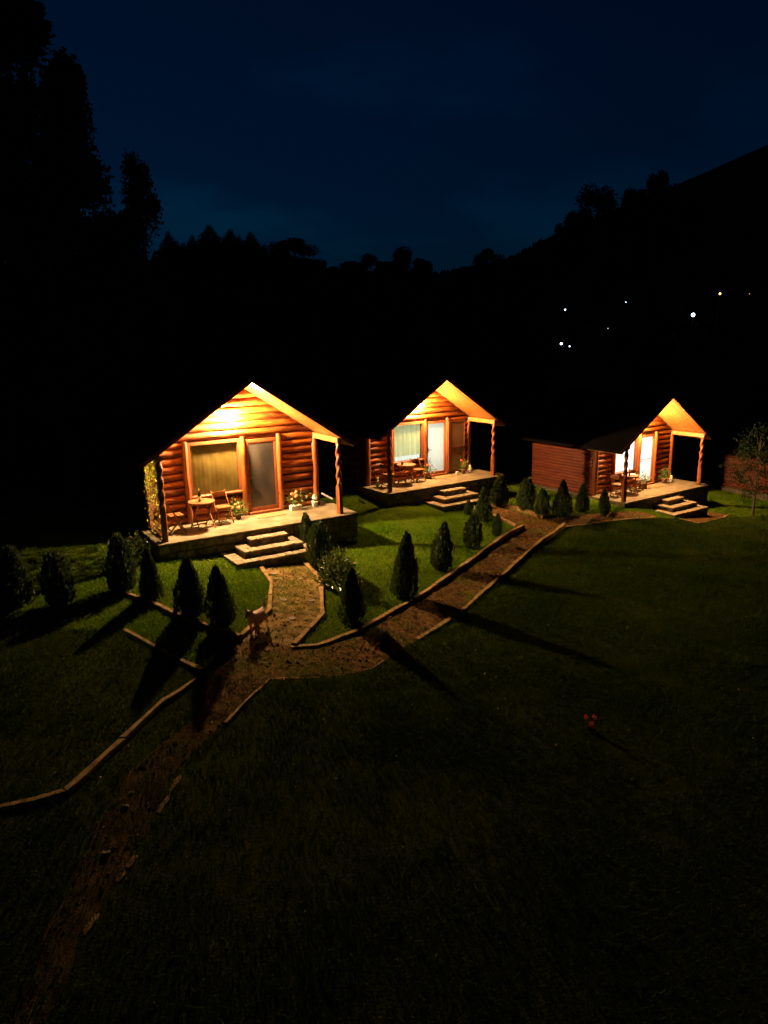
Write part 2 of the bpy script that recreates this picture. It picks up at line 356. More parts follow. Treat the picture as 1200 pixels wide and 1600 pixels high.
kerb([(806, 824), (784, 814), (748, 797)], .10, .10)
kerb([(769, 787), (820, 801), (849, 812)], .10, .14)
kerb([(882, 824), (843, 850), (787, 899), (730, 949), (696, 973), (652, 1000)], .11, .14, h1=.02)
kerb([(600, 1032), (583, 1043), (548, 1052), (500, 1057), (440, 1060), (420, 1061), (384, 1098), (352, 1132)], .06, .018)
kerb([(882, 824), (952, 815), (1000, 811), (1024, 809)], .07, .04)
kerb([(324, 1052), (260, 1096), (192, 1158), (102, 1240), (52, 1254), (0, 1264), (-60, 1275)], .085, .06)
kerb([(322, 1054), (309, 1047), (290, 1037), (245, 1013), (195, 986)], .09, .06)
kerb([(190, 930), (233, 945), (280, 966), (330, 985), (376, 1000)], .10, .10)
kerb([(1062, 812), (1090, 818), (1120, 812), (1139, 805)], .06, .03)
def flat_stone(rx, ry, ang, th=.022):
    mb = MB(); n = 10; rr = [random.uniform(.72, 1.15) for _ in range(n)]
    for k, zz in ((1, -.04), (1, th*.5), (.86, th)):
        for i in range(n):
            x, y = math.cos(6.283*i/n)*rr[i]*rx*k, math.sin(6.283*i/n)*rr[i]*ry*k
            mb.v.append((x*math.cos(ang)-y*math.sin(ang), x*math.sin(ang)+y*math.cos(ang), zz + random.uniform(-.003, .003)))
    mb.f = [(r*n+i, r*n+(i+1) % n, (r+1)*n+(i+1) % n, (r+1)*n+i) for r in (0, 1) for i in range(n)] + [tuple(2*n+i for i in range(n))]
    return mb
for pts in ([(281, 1212), (266, 1238)], [(264, 1244), (247, 1270)], [(212, 1338), (198, 1358)], [(196, 1360), (182, 1380)], [(155, 1428), (130, 1460)]):
    p, q = gp(*pts[0]), gp(*pts[1]); d = q-p; c = (p+q)/2
    build(flat_stone(d.length*.56, .045, math.atan2(d.y, d.x), .010), 'stone', 'kerb', bpy.data.objects['dirt_track'], c)
# ------------------------------------------------------------------ log cabin
CW, CD, CB = 4.85, 1.39, 4.75        # post spacing, wall plane, back wall
RS, RZ = .65, 3.72                   # roof slope, ridge underside
OFF = .95
def zc(z): return z + OFF
CACHE = {}
def cached(key, fn):
    if key not in CACHE: CACHE[key] = fn()
    return CACHE[key]
def log_mesh(L, r, seed, axis_='x', m='log'):
    rs = random.Random(seed); mb = MB(); n = max(3, int(L/.45)); K = 7
    ph = rs.uniform(0, 6); 
    for i in range(n+1):
        x = L*i/n; rr = r*(1 + .07*math.sin(x*2.1+ph) + rs.uniform(-.05, .05)); oz = rs.uniform(-.008, .008); oy = rs.uniform(-.010, .010)
        e = .82 if i in (0, n) else 1
        for k in range(K):
            a = -math.pi*.55 + math.pi*1.1*k/(K-1)
            y = -math.cos(a)*rr*e*(.95 if axis_ == 'x' else .35) + oy; z = math.sin(a)*rr*e + oz
            mb.v.append((x, y, z) if axis_ == 'x' else (y, x, z))
    for i in range(n):
        for k in range(K-1):
            f = (i*K+k, (i+1)*K+k, (i+1)*K+k+1, i*K+k+1); mb.f.append(f if axis_ == 'x' else f[::-1])
    mb.f.append(tuple(range(K))); mb.f.append(tuple(n*K+k for k in range(K-1, -1, -1)))
    me = mb.mesh('log', M[m], True); smooth_by_angle(me, 60); return me
def gable_log(zz, r, seed):
    rs = random.Random(seed); mb = MB(); n = 9; K = 7
    for i in range(n+1):
        t = 2*i/n-1; rr = r*(1+rs.uniform(-.06, .06)); oz = rs.uniform(-.008, .008); oy = rs.uniform(-.012, .012)
        for k in range(K):
            a = -math.pi*.55 + math.pi*1.1*k/(K-1); zl = min(math.sin(a)*rr + oz, RZ-.02-zz)
            mb.v.append((t*max(.01, (RZ-.004-zz-zl)/RS), -math.cos(a)*rr*.95+oy, zl))
    for i in range(n):
        for k in range(K-1): mb.f.append((i*K+k, (i+1)*K+k, (i+1)*K+k+1, i*K+k+1))
    mb.f.append(tuple(range(K))); mb.f.append(tuple(n*K+k for k in range(K-1, -1, -1)))
    me = mb.mesh('log', M['log'], True); smooth_by_angle(me, 60); return me
def twist_post():
    mb = MB(); H = 2.0; n = 44; K = 16; w = .072
    for i in range(n+1):
        z = H*i/n; t = z/H
        tw = 0 if t < .40 else (t-.40)*H*9.5
        for k in range(K):
            a = 2*math.pi*k/K; sqr = w/max(abs(math.cos(a)), abs(math.sin(a)))
            sqr = min(sqr, w*1.28)
            if t < .40: r = sqr; aa = a
            else: r = w*(.95 + .22*math.cos(2*a)); aa = a + tw
            mb.v.append((r*math.cos(aa), r*math.sin(aa), z))
    for i in range(n):
        for k in range(K): mb.f.append((i*K+k, i*K+(k+1) % K, (i+1)*K+(k+1) % K, (i+1)*K+k))
    mb.f.append(tuple(range(K-1, -1, -1))); mb.f.append(tuple(n*K+k for k in range(K)))
    me = mb.mesh('porch_post', M['post'], True); smooth_by_angle(me, 50); return me
def vlog(H, r, seed):
    rs = random.Random(seed); n = 7; mb = MB()
    pts = [(rs.uniform(-.010, .010), rs.uniform(-.008, .008), H*i/n) for i in range(n+1)]; rr = [r*rs.uniform(.90, 1.08) for _ in pts]
    rr[0] *= .95; rr[-1] *= .72
    mb.tube(pts, rr, 10); me = mb.mesh('jamb_log', M['post'], True); smooth_by_angle(me, 55); return me
def stone_mesh(w, d, h, m, ch=.014, seed=0):
    def f():
        rs = random.Random(seed); mb = MB(); mb.box(0, w, 0, d, 0, h, ch)
        mb.v = [(x+rs.uniform(-.006, .006), y+rs.uniform(-.004, .004), z+rs.uniform(-.004, .004)) for x, y, z in mb.v]
        return mb.mesh('stone', M[m], False)
    return cached(('stone', round(w, 2), round(d, 2), round(h, 2), m, seed % 3), f)
def tread_row(parent, x0, x1, y0, y1, z, step=.21):
    n = max(1, round((x1-x0)/step)); xs = [x0 + (x1-x0)*(i + (random.uniform(-.16, .16) if 0 < i < n else 0))/n for i in range(n+1)]
    for i in range(n):
        w = round(xs[i+1]-xs[i]-.008, 2)
        ob('stone', stone_mesh(w, round(y1-y0, 2), .05, 'tread', .012, i), parent, (xs[i], y0, zc(z)+random.uniform(-.004, .004)))
def cabin(pose, kind, label, full=True):
    x, y, z, yaw = pose
    c = thing('log_cabin', label, 'cabin', (x, y, z-OFF), yaw, 'log cabins in a row')
    part = lambda mb, nm, m, p=c, **k: build(mb, nm, m, p, **k)
    # masonry
    fd = part(MB().box(-.22, CW+.44, -.17, CB+.05, zc(-.95), zc(-.05)), 'foundation', 'concrete')
    part(MB().box(-.25, CW+.47, -.235, CD+.02, zc(-.055), zc(0), .012), 'porch_floor', 'floor')
    if full:
        rows = [-.06, -.25, -.44, -.64, -.85]
        for r in range(4):
            xx = -.22; 
            while xx < CW+.40:
                w = min(random.choice((.16, .20, .24, .28, .34)), CW+.44-xx); h = rows[r]-rows[r+1]-.012
                if w > .08: ob('stone', stone_mesh(w-.012, .05, h, 'stone', .012, random.randint(0, 2)), fd, (xx, -.215+random.uniform(-.008, .006), zc(rows[r+1])))
                xx += w
    if full:
        for nm, a, b, f, bk, zt in (('a', 1.95, 3.02, -.58, -.225, -.15), ('b', 1.62, 3.24, -1.02, -.225, -.31), ('c', 1.28, 3.47, -1.36, -.225, -.47)):
            s = part(MB().box(a+.03, b-.03, f+.03, bk, zc(-.95), zc(zt-.05)), 'step', 'concrete')
            hh = .115; xx = a+.01
            while xx < b-.03:
                w = min(random.choice((.18, .22, .26, .3)), b-.01-xx)
                if w > .06: ob('stone', stone_mesh(w-.01, .04, hh-.012, 'stone', .01, random.randint(0, 2)), s, (xx, f+.005, zc(zt-.05-hh)))
                xx += w
            tread_row(s, a, b, f, f+.30, zt-.05)
            if nm != 'a':
                for q0, q1 in ((a, a+.30), (b-.24, b)):
                    yy = f+.308
                    while yy < -.36: ob('stone', stone_mesh(q1-q0, .21, .05, 'tread', .012, 1), s, (q0, yy, zc(zt-.05))); yy += .218
    # wall backing with openings
    wb = MB()
    Y0, Y1 = CD+.05, CD+.14
    wL, wR, w0, w1 = 1.19, 2.49, .73, 2.08; dL, dR, d0, d1 = 2.76, 3.58, .16, 2.02
    fr = .085
    for a, b, p, q in ((0.0, wL-fr, 0, 2.2), (wL-fr, wR+fr, 0, w0-fr), (wR+fr, dL-fr, 0, 2.2), (dL-fr, dR+fr, 0, d0-fr), (dR+fr, CW, 0, 2.2), (wL-fr, wR+fr, w1+fr, 2.2), (dL-fr, dR+fr, d1+fr, 2.2)):
        wb.box(a, b, Y0, Y1, zc(p), zc(q))
    wall = part(wb, 'wall', 'back')
    def lg(p, x0, x1, zz, r=.105, seed=None, yy=CD+.05):
        L = round(x1-x0, 2); s = random.randint(0, 4) if seed is None else seed
        ob('log', cached(('log', L, r, s), lambda: log_mesh(L, r, s + int(L*100))), p, (x0, yy, zc(zz)))
    for i in range(11):
        zz = .10+.2*i; rj = lambda: random.choice((.092, .098, .104, .110)); zj = lambda: random.uniform(-.012, .012)
        lg(wall, .02, 1.0, zz+zj(), rj()); lg(wall, 3.78, CW-.02, zz+zj(), rj())
        if zz < .6: lg(wall, 1.08, 2.62, zz+zj(), rj())
    hw = lambda zz: (RZ-zz)/RS
    gb = MB(); ym0, ym1 = CD+.06, CD+.14
    zb = 2.2; za = 3.70
    vs = [(CW/2-hw(zb)+.01, ym0, zc(zb)), (CW/2+hw(zb)-.01, ym0, zc(zb)), (CW/2, ym0, zc(za))]; vs += [(a, ym1, b) for a, _, b in vs]
    gb.add(vs, [(0, 1, 2), (5, 4, 3), (0, 3, 4, 1), (1, 4, 5, 2), (2, 5, 3, 0)])
    gable = part(gb, 'gable', 'back')
    for i in range(7):
        zz = 2.30+.205*i; sd = random.randint(0, 1)
        ob('log', cached(('glog', i, sd), lambda: gable_log(zz, .112, 50+i*3+sd)), gable, (CW/2, CD+.05, zc(zz)))
    # side and back walls
    for sx in (0, 1):
        X = 0 if sx == 0 else CW
        sw = part(MB().box(X+(.0 if sx == 0 else -.1), X+(.1 if sx == 0 else 0), CD+.14, CB, zc(-.05), zc(2.08)), 'side_wall', 'back')
        for i in range(17):
            s = i % 3; me = cached(('slog', s), lambda: log_mesh(CB-CD-.16, .066, 90+s, 'y', 'logside'))
            o = ob('log', me, sw, (X if sx == 0 else X, CD+.15, zc(.06+.121*i)))
            if sx == 1: o.scale = (-1, 1, 1)
    part(MB().box(0, CW, CB-.1, CB-.004, zc(-.05), zc(2.2)).add([(0.05, CB-.05, zc(2.2)), (CW-.05, CB-.05, zc(2.2)), (CW/2, CB-.05, zc(3.68))], [(0, 1, 2)]), 'back_wall', 'back')
    for X in (.03, CW-.03): ob('corner_post', cached(('cp', X), lambda: vlog(2.13, .10, int(X*10)+3)), c, (X, CD+.01, zc(0)))
    for X in (1.045, 2.625, 3.70): ob('jamb_log', cached(('jl', X), lambda: vlog(2.20, .078, int(X*100))), c, (X, CD-.03, zc(0)))
    # roof
    ya, yb = -.13, CB+.35
    for sx in (-1, 1):
        P = lambda t, yy, dz: (CW/2 + sx*t, yy, zc(RZ - RS*t + dz))
        T = 2.90; mb = MB()
        vs = [P(0, ya, .03), P(T, ya, .03), P(T, yb, .03), P(0, yb, .03), P(0, ya, .12), P(T, ya, .12), P(T, yb, .12), P(0, yb, .12)]
        fs = [(0, 3, 2, 1), (4, 5, 6, 7), (0, 1, 5, 4), (1, 2, 6, 5), (2, 3, 7, 6)]
        if sx < 0: fs = [f[::-1] for f in fs]
        rf = part(mb.add(vs, fs), 'roof_slope', 'roof')
        nb = 11; bw = (CD+.05-ya)/nb
        for i in range(nb):
            y0 = ya + i*bw + .003; y1 = y0 + bw - .006; dz = random.uniform(.0, .003)
            v2 = [P(.0, y0, dz), P(T-.01, y0, dz), P(T-.01, y1, dz), P(0, y1, dz), P(0, y0, .028), P(T-.01, y0, .028), P(T-.01, y1, .028), P(0, y1, .028)]
            f2 = [(0, 3, 2, 1), (4, 5, 6, 7), (0, 1, 5, 4), (1, 2, 6, 5), (2, 3, 7, 6), (3, 0, 4, 7)]
            if sx < 0: f2 = [f[::-1] for f in f2]
            part(MB().add(v2, f2), 'soffit_board', 'soffit', rf)
        a = Vector(P(.02, ya-.012, .065)); b = Vector(P(T, ya-.012, .065))
        part(MB().bar(a, b, .02, .11), 'barge_board', 'frame', rf)
        X = 0 if sx < 0 else CW
        part(MB().box(X-.07, X+.07, -.10, CD+.0, zc(1.99), zc(2.135)), 'eave_beam', 'beam')
        ob('porch_post', cached('tp', twist_post), c, (X, 0, zc(0)), (0, 0, .3*sx))
    part(MB().bar((CW/2, ya-.01, zc(RZ+.135)), (CW/2, yb, zc(RZ+.135)), .22, .035), 'ridge_cap', 'roof')
    # window and door
    def frame_mb(a, b, p, q, f, y0, y1):
        m = MB(); m.box(a-f, a, y0, y1, zc(p-f), zc(q+f)); m.box(b, b+f, y0, y1, zc(p-f), zc(q+f)); m.box(a, b, y0, y1, zc(p-f), zc(p)); m.box(a, b, y0, y1, zc(q), zc(q+f)); return m
    wf = part(frame_mb(wL, wR, w0, w1, .08, CD-.02, CD+.10), 'window', 'frame')
    part(MB().box(wL-.06, wR+.06, CD-.075, CD-.022, zc(w0-.05), zc(w0-.005), .006), 'sill', 'post', wf)
    part(MB().box(wL, wR, CD+.045, CD+.053, zc(w0), zc(w1)), 'pane', 'pane', wf)
    df = part(frame_mb(dL, dR, d0, d1, .08, CD-.02, CD+.10), 'door', 'frame')
    part(MB().box(dL-.06, dR+.06, CD-.13, CD-.022, zc(0.0), zc(.075), .008), 'threshold', 'frame', df)
    hd = MB().box(dL+.035, dL+.06, CD-.055, CD+.04, zc(1.02), zc(1.045)); hd.box(dL+.035, dL+.15, CD-.068, CD-.052, zc(1.022), zc(1.043)); hd.box(dL+.025, dL+.07, CD+.028, CD+.036, zc(.92), zc(1.12))
    def wavy(a, b, p, q, yy, amp, k, nm, m, par):
        mb = MB(); n = 60
        for i in range(n+1):
            xx = a + (b-a)*i/n; yo = amp*math.sin(k*xx*6.28) + amp*.5*math.sin(k*xx*2.7*6.28+1)
            mb.v += [(xx, yy+yo, zc(p)), (xx, yy+yo*.8, zc(q))]
        mb.f = [(2*i, 2*i+2, 2*i+3, 2*i+1) for i in range(n)]
        return part(mb, nm, m, par, smooth=True)
    if kind == 1:
        wavy(wL, wR, w0, w1, CD+.09, .004, 3, 'blind', 'amber', wf)
        part(hd, 'handle', 'metal', df)
        sc = part(frame_mb(dL+.03, dR-.03, d0+.03, d1-.03, .03, CD-.012, CD+.015), 'screen_door', 'frame')
        part(MB().box(dL+.03, dR-.03, CD-.002, CD+.002, zc(d0+.03), zc(d1-.03)), 'mesh_panel', 'screen', sc)
        part(MB().box(dL, dR, CD+.05, CD+.09, zc(d0), zc(d1)), 'door_leaf', 'back', df)
    elif kind == 2:
        wavy(wL, wR, w0+.17, w1, CD+.11, .018, 4.5, 'curtain', 'curtain', wf); wavy(wL, wR, w0, w1, CD+.155, .008, 7, 'bright_room_sheet', 'white_cloth', wf)  # added white sheet stands in for the bright room below the curtain hem
        part(hd, 'handle', 'steel', df)
        part(MB().box(dL, dR, CD+.045, CD+.053, zc(d0), zc(d1)), 'pane', 'frost', df)
        sc = part(frame_mb(3.70, 4.45, .13, 2.03, .035, CD-.16, CD-.125), 'screen_door', 'frame')
        part(MB().box(3.70, 4.45, CD-.145, CD-.141, zc(.13), zc(2.03)), 'mesh_panel', 'screenb', sc)
        part(MB().box(3.70, 4.45, CD-.165, CD-.147, zc(1.02), zc(1.06)), 'crossbar', 'frame', sc)
    elif kind == 3:
        wavy(wL, wR, w0, w1, CD+.12, .012, 5, 'curtain', 'white_cloth', wf)
        part(hd, 'handle', 'steel', df)
        part(MB().box(dL, dR, CD+.045, CD+.053, zc(d0), zc(d1)), 'pane', 'frostw', df)
        part(MB().box(dL, dR, CD+.02, CD+.044, zc(1.08), zc(1.10)), 'crossbar', 'frame', df)
    else:
        part(MB().box(wL, wR, CD+.075, CD+.085, zc(w0), zc(w1)), 'blind', 'blind', wf)
        part(MB().box(dL, dR, CD+.05, CD+.09, zc(d0), zc(d1)), 'door_leaf', 'back', df)
    if kind in (1, 2, 3):
        # area light of the lit room, upright and facing the window and door
        part(MB().box(.101, CW-.101, CD+.3, CB-.101, zc(2.3), zc(2.32)), 'room_ceiling', 'lining')
        l = bpy.data.lights.new('room_light', 'AREA'); l.shape = 'RECTANGLE'; l.size = 3.2; l.size_y = 1.9; l.energy = {1: 8.5, 2: 52, 3: 90}[kind]
        l.color = {1: (1, .80, .45), 2: (.90, 1.0, .97), 3: (1.0, .96, .90)}[kind]
        lo = bpy.data.objects.new('room_light', l); COL.objects.link(lo); lo.parent = c; lo.location = (2.3, CD+1.15, zc(1.2)); lo.rotation_euler = (R(-90), 0, 0)
    return c
CP = {1: (-5.352, 16.826, CAMZ-4.721, .554), 2: (.216, 24.276, CAMZ-5.181, .601), 3: (9.048, 26.245, CAMZ-6.12, .598)}
ca, sa = math.cos(.598), math.sin(.598); u4, v4 = 9.7, -3.0
p4 = (CP[3][0] + ca*u4 - sa*v4, CP[3][1] + sa*u4 + ca*v4); CP[4] = (p4[0], p4[1], hgt(p4[0]+1, p4[1]+3)+.62, .60)
cabin(CP[1], 1, 'log cabin with an ivy trellis, amber blind and dark screen door')
cabin(CP[2], 2, 'log cabin with yellow lit curtain and an open brown screen door')
cabin(CP[3], 3, 'log cabin with bright white window and door beside the gravel landing')
cabin(CP[4], 4, 'unlit log cabin behind a dark tree, only its red side wall showing', full=False)
WHICH = {1: 'the cabin with the ivy trellis', 2: 'the cabin with the yellow curtain', 3: 'the cabin with the white lit window'}
def L2W(k, u, y, z=0):
    x0, y0, z0, a = CP[k]; return Vector((x0 + u*math.cos(a) - y*math.sin(a), y0 + u*math.sin(a) + y*math.cos(a), z0+z))
def lamp(k):
    p = L2W(k, 2.30, CD-.07, 2.80); t = thing('porch_lamp', 'glowing round wall lamp under the gable of ' + WHICH[k], 'lamp', p, CP[k][3], 'porch lamps')
    build(MB().box(-.05, .05, .0, .03, -.07, .07).tube([(0, .01, .03), (0, -.09, .07), (0, -.18, .05)], [.014]*3, 8), 'bracket', 'metal', t)
    build(MB().lathe([(.02, .055), (.075, .04), (.08, .03), (.02, .028)], (0, -.18, 0)), 'cap', 'metal', t, smooth=True)
    build(MB().ball((0, -.18, -.045), .07, 14, 10), 'globe', 'globe' if k == 1 else 'globe2', t, smooth=True)
for k in (1, 2, 3): lamp(k)

# ------------------------------------------------------------------ porch furniture
def chair(k, u, y, rz, label):
    t = thing('folding_chair', label, 'chair', L2W(k, u, y), CP[k][3]+rz, 'folding wooden porch chairs')
    def g(nm, fn):
        me = cached(('chair', nm), lambda: fn().mesh(nm.split('.')[0], M['furn'], False)); ob(nm.split('.')[0], me, t)
    for s in (-1, 1):
        g('leg.a%d' % s, lambda: MB().bar((s*.20, -.21, 0), (s*.20, .23, .86), .022, .035))
        g('leg.b%d' % s, lambda: MB().bar((s*.17, .22, 0), (s*.17, -.17, .45), .022, .035))
    for i in range(4): g('seat_slat.%d' % i, lambda: MB().box(-.185, .185, -.19+.088*i, -.115+.088*i, .448, .466))
    g('back_board.0', lambda: MB().bar((-.21, .195, .76), (.21, .195, .76), .018, .13)); g('stretcher.0', lambda: MB().bar((-.2, -.145, .13), (.2, -.145, .13), .02, .03)); g('stretcher.1', lambda: MB().bar((-.17, .155, .08), (.17, .155, .08), .02, .03))
def table(k, u, y, label):
    t = thing('bistro_table', label, 'table', L2W(k, u, y), CP[k][3]+.2, 'round bistro tables')
    ob('table_top', cached('ttop', lambda: MB().lathe([(.02, .695), (.335, .695), (.345, .708), (.335, .722), (.02, .723)], n=28).mesh('table_top', M['furn'], False)), t)
    for s in (-1, 1):
        for q in (-1, 1):
            ob('leg', cached(('tleg', s, q), lambda: MB().bar((s*.22, q*.25, 0), (s*.20, -q*.22, .695), .024, .036).mesh('leg', M['furn'], False)), t)
    for q in (-1, 1): ob('stretcher', cached(('tst', q), lambda: MB().bar((-.22, q*.21, .06), (.22, q*.21, .06), .02, .034).mesh('stretcher', M['furn'], False)), t)
table(1, 1.18, .72, 'round wooden table holding a wine bottle beside the ivy trellis')
chair(1, .46, .72, math.pi/2, 'wooden folding chair between the ivy trellis and the table')
chair(1, 1.80, .92, .12, 'wooden folding chair under the amber window, beside the orange flowers')
table(2, 1.32, .82, 'round wooden table holding a dark cup below the yellow curtain')
chair(2, .50, .80, math.pi/2, 'wooden folding chair behind the dark post, left by the stacked pale lantern')
chair(2, 1.92, .90, .1, 'wooden folding chair below the yellow curtain beside a red flower')
table(3, 1.40, .80, 'round wooden table holding a blue bottle and white dish')
chair(3, .62, .78, math.pi/2, 'dim wooden folding chair behind the twisted post of the white-windowed cabin')
chair(3, 1.98, .92, .1, 'dim wooden folding chair beside the square dark planter')
def top(k, u, y): return L2W(k, u, y, .724)
t = thing('wine_bottle', 'dark wine bottle with a pale top standing on the round table', 'bottle', top(1, 1.12, .66))
build(MB().lathe([(.036, 0), (.038, .01), (.038, .185), (.030, .215), (.014, .25), (.013, .29)]), 'body', 'bottle', t, smooth=True)
build(MB().lathe([(.015, .285), (.016, .30), (.015, .335)]), 'foil', 'cream', t, smooth=True); build(MB().lathe([(.0385, .06), (.0386, .06), (.0386, .14), (.0385, .14)]), 'paper_band', 'cream', t)
tag(build(MB().lathe([(.035, 0), (.045, .01), (.05, .10), (.046, .10), (.042, .02)]), 'cup', 'bottle', None, top(2, 1.14, .82), True), 'small dark cup on the table below the yellow curtain', 'cup')
tag(build(MB().lathe([(.03, 0), (.033, .01), (.033, .17), (.012, .22), (.012, .28)]), 'blue_bottle', 'blueb', None, top(3, 1.24, .72), True), 'slim blue bottle on the table before the white window', 'bottle')
tag(build(MB().lathe([(.04, 0), (.06, .004), (.11, .025), (.105, .028), (.05, .008)]), 'dish', 'white', None, top(3, 1.50, .78), True), 'white dish beside the blue bottle', 'dish')
def mat_(k, label):
    tag(build(MB().box(-.42, .42, -.2, .2, .0, .016, .005), 'doormat', 'mat_', None, L2W(k, 3.14, CD-.42, .003)), label, 'doormat', 'coir doormats').rotation_euler[2] = CP[k][3]
mat_(1, 'brown coir doormat before the dark screen door'); mat_(2, 'brown coir doormat before the frosted lit door'); mat_(3, 'brown coir doormat before the white lit door')
def potplant(k, u, y, label, pot, size, petals, nfl, leafn=160, box=False, spread=.16, pm='terra', z=0):
    t = thing('potted_plant', label, 'plant', L2W(k, u, y, z), CP[k][3], 'potted porch plants')
    h = pot
    if box: build(MB().box(-.17, .17, -.08, .08, 0, h, .01), 'planter', pm, t)
    else: build(MB().lathe([(h*.42, 0), (h*.46, .01), (h*.60, h*.9), (h*.66, h*.9), (h*.66, h), (h*.54, h), (h*.5, h*.85)]), 'pot', pm, t, smooth=True)
    P = rng.normal(size=(leafn, 3))*[spread*(1.1 if box else .7), spread*.6, spread*.8] + [0, 0, h+size*.42]
    P[:, 2] = np.maximum(P[:, 2], h+.01); D = P - [0, 0, h*.6] + rng.normal(size=P.shape)*.08
    ob('foliage', soup('foliage', leaves(P, D, rng.uniform(.05, .09, leafn), .035), 4, 'potleaf'), t)
    st = MB(); fl = []
    for i in range(nfl):
        a = rng.uniform(0, 6.28); q = Vector((math.cos(a)*spread*rng.uniform(.2, 1.1), math.sin(a)*spread*.7, h+size*rng.uniform(.45, 1.0))); st.tube([(0, 0, h*.7), q*.6 + Vector((0, 0, h*.3)), q], [.006, .005, .004], 5); fl.append(q)
    if nfl:
        build(st, 'stem', 'potleaf', t)
        for q in fl:
            s = (.050 if pot > .13 else .030)*rng.uniform(.8, 1.15); bl = MB().ball((0, 0, 0), s, 9, 7, .8)
            bl.v = [tuple(Vector(v)*random.uniform(.78, 1.15) + q) for v in bl.v]; build(bl, 'bloom', petals, t)
    return t
potplant(1, 2.30, 1.12, 'dark leafy pot with orange blooms between chair and screen door', .14, .30, 'orange', 4, 260, spread=.17)
potplant(1, 4.02, 1.12, 'pale planter of peach blooms and green leaves right of screen door', .15, .40, 'pinkp', 7, 150, True, .14, 'white')
potplant(1, 4.66, 1.18, 'small white vase of white flowers at the cabin corner', .16, .17, 'whitep', 8, 40, False, .07, 'white')
potplant(2, 2.55, 1.12, 'dark pot with one red bloom between yellow window and frosted door', .22, .34, 'redp', 2, 160, spread=.15)
potplant(2, 4.22, 1.0, 'leafy pot with red blooms before the open screen door', .16, .46, 'redp', 3, 160, spread=.13)
potplant(3, 2.45, .95, 'square dark planter with a low bush left of the white door', .24, .22, 'redp', 0, 200, True, .16, 'terra')
potplant(3, 4.10, 1.1, 'dark leafy pot beside the pale figurine at the white-windowed cabin', .2, .34, 'redp', 0, 200, spread=.16)
tag(build(MB().lathe([(.05, 0), (.055, .01), (.06, .11), (.05, .11), (.045, .03)]), 'plant_saucer_pot', 'cream', None, L2W(2, 3.92, 1.02), True), 'small empty pale pot before the open screen door', 'pot')
tag(build(MB().lathe([(.04, 0), (.045, .08), (.03, .10), (.03, .12)]), 'jar', 'white', None, L2W(2, 4.52, 1.05), True), 'small white jar right of the red blooms', 'jar')
tag(build(MB().lathe([(.02, 0), (.025, .01), (.025, .10), (.008, .11), (.006, .13)]), 'candle', 'cream', None, L2W(2, 2.72, 1.2), True), 'small pale candle beside the frosted lit door', 'candle')
def figurine(k, u, y, label):
    t = thing('figurine', label, 'figurine', L2W(k, u, y), CP[k][3], 'small porch figurines')
    build(MB().lathe([(.06, 0), (.065, .02), (.07, .08), (.05, .16), (.03, .19)]), 'body', 'white', t, smooth=True); build(MB().ball((0, 0, .225), .048, 10, 8), 'head', 'cream', t, smooth=True)
    for s in (-1, 1): build(MB().tube([(s*.04, 0, .16), (s*.08, -.02, .13), (s*.07, -.05, .10)], [.016, .015, .013], 6), 'arm', 'cream', t)
figurine(2, 4.72, 1.18, 'small pale figurine at the corner post by the open screen door'); figurine(3, 4.66, 1.15, 'small pale figurine at the corner post by the white lit door')
t = thing('lantern', 'stacked pale lantern standing at the log wall behind a chair', 'lantern', L2W(2, .16, 1.0), CP[2][3])
for z_, r_ in ((.07, .075), (.20, .065), (.32, .05)): build(MB().ball((0, 0, z_), r_, 10, 8), 'glass_ball', 'white', t, smooth=True)
build(MB().tube([(0, 0, 0), (0, 0, .42)], [.02, .012], 8), 'stem', 'terra', t)
tag(build(MB().box(-.09, .09, -.06, .06, 0, .30, .01), 'meter_box', 'cream', None, L2W(3, -.14, CD+.45, -.30)), 'cream box standing at the red side wall of the white-windowed cabin', 'box').rotation_euler[2] = CP[3][3]
a_, b_ = L2W(1, 4.96, 1.30, .335), L2W(1, 5.27, 1.24, .13)
tag(build(MB().tube([a_, a_.lerp(b_, .5), b_], [.028]*3, 10), 'drain_pipe', 'white', None), 'short white drain pipe slanting out behind the cabin corner', 'pipe')
tag(build(MB().box(-.09, .09, -.07, .07, -.03, .10, .025), 'rock', 'stone', None, L2W(2, 5.02, -.10, .03)), 'rough stone lying on the porch corner beyond the right post', 'stone')
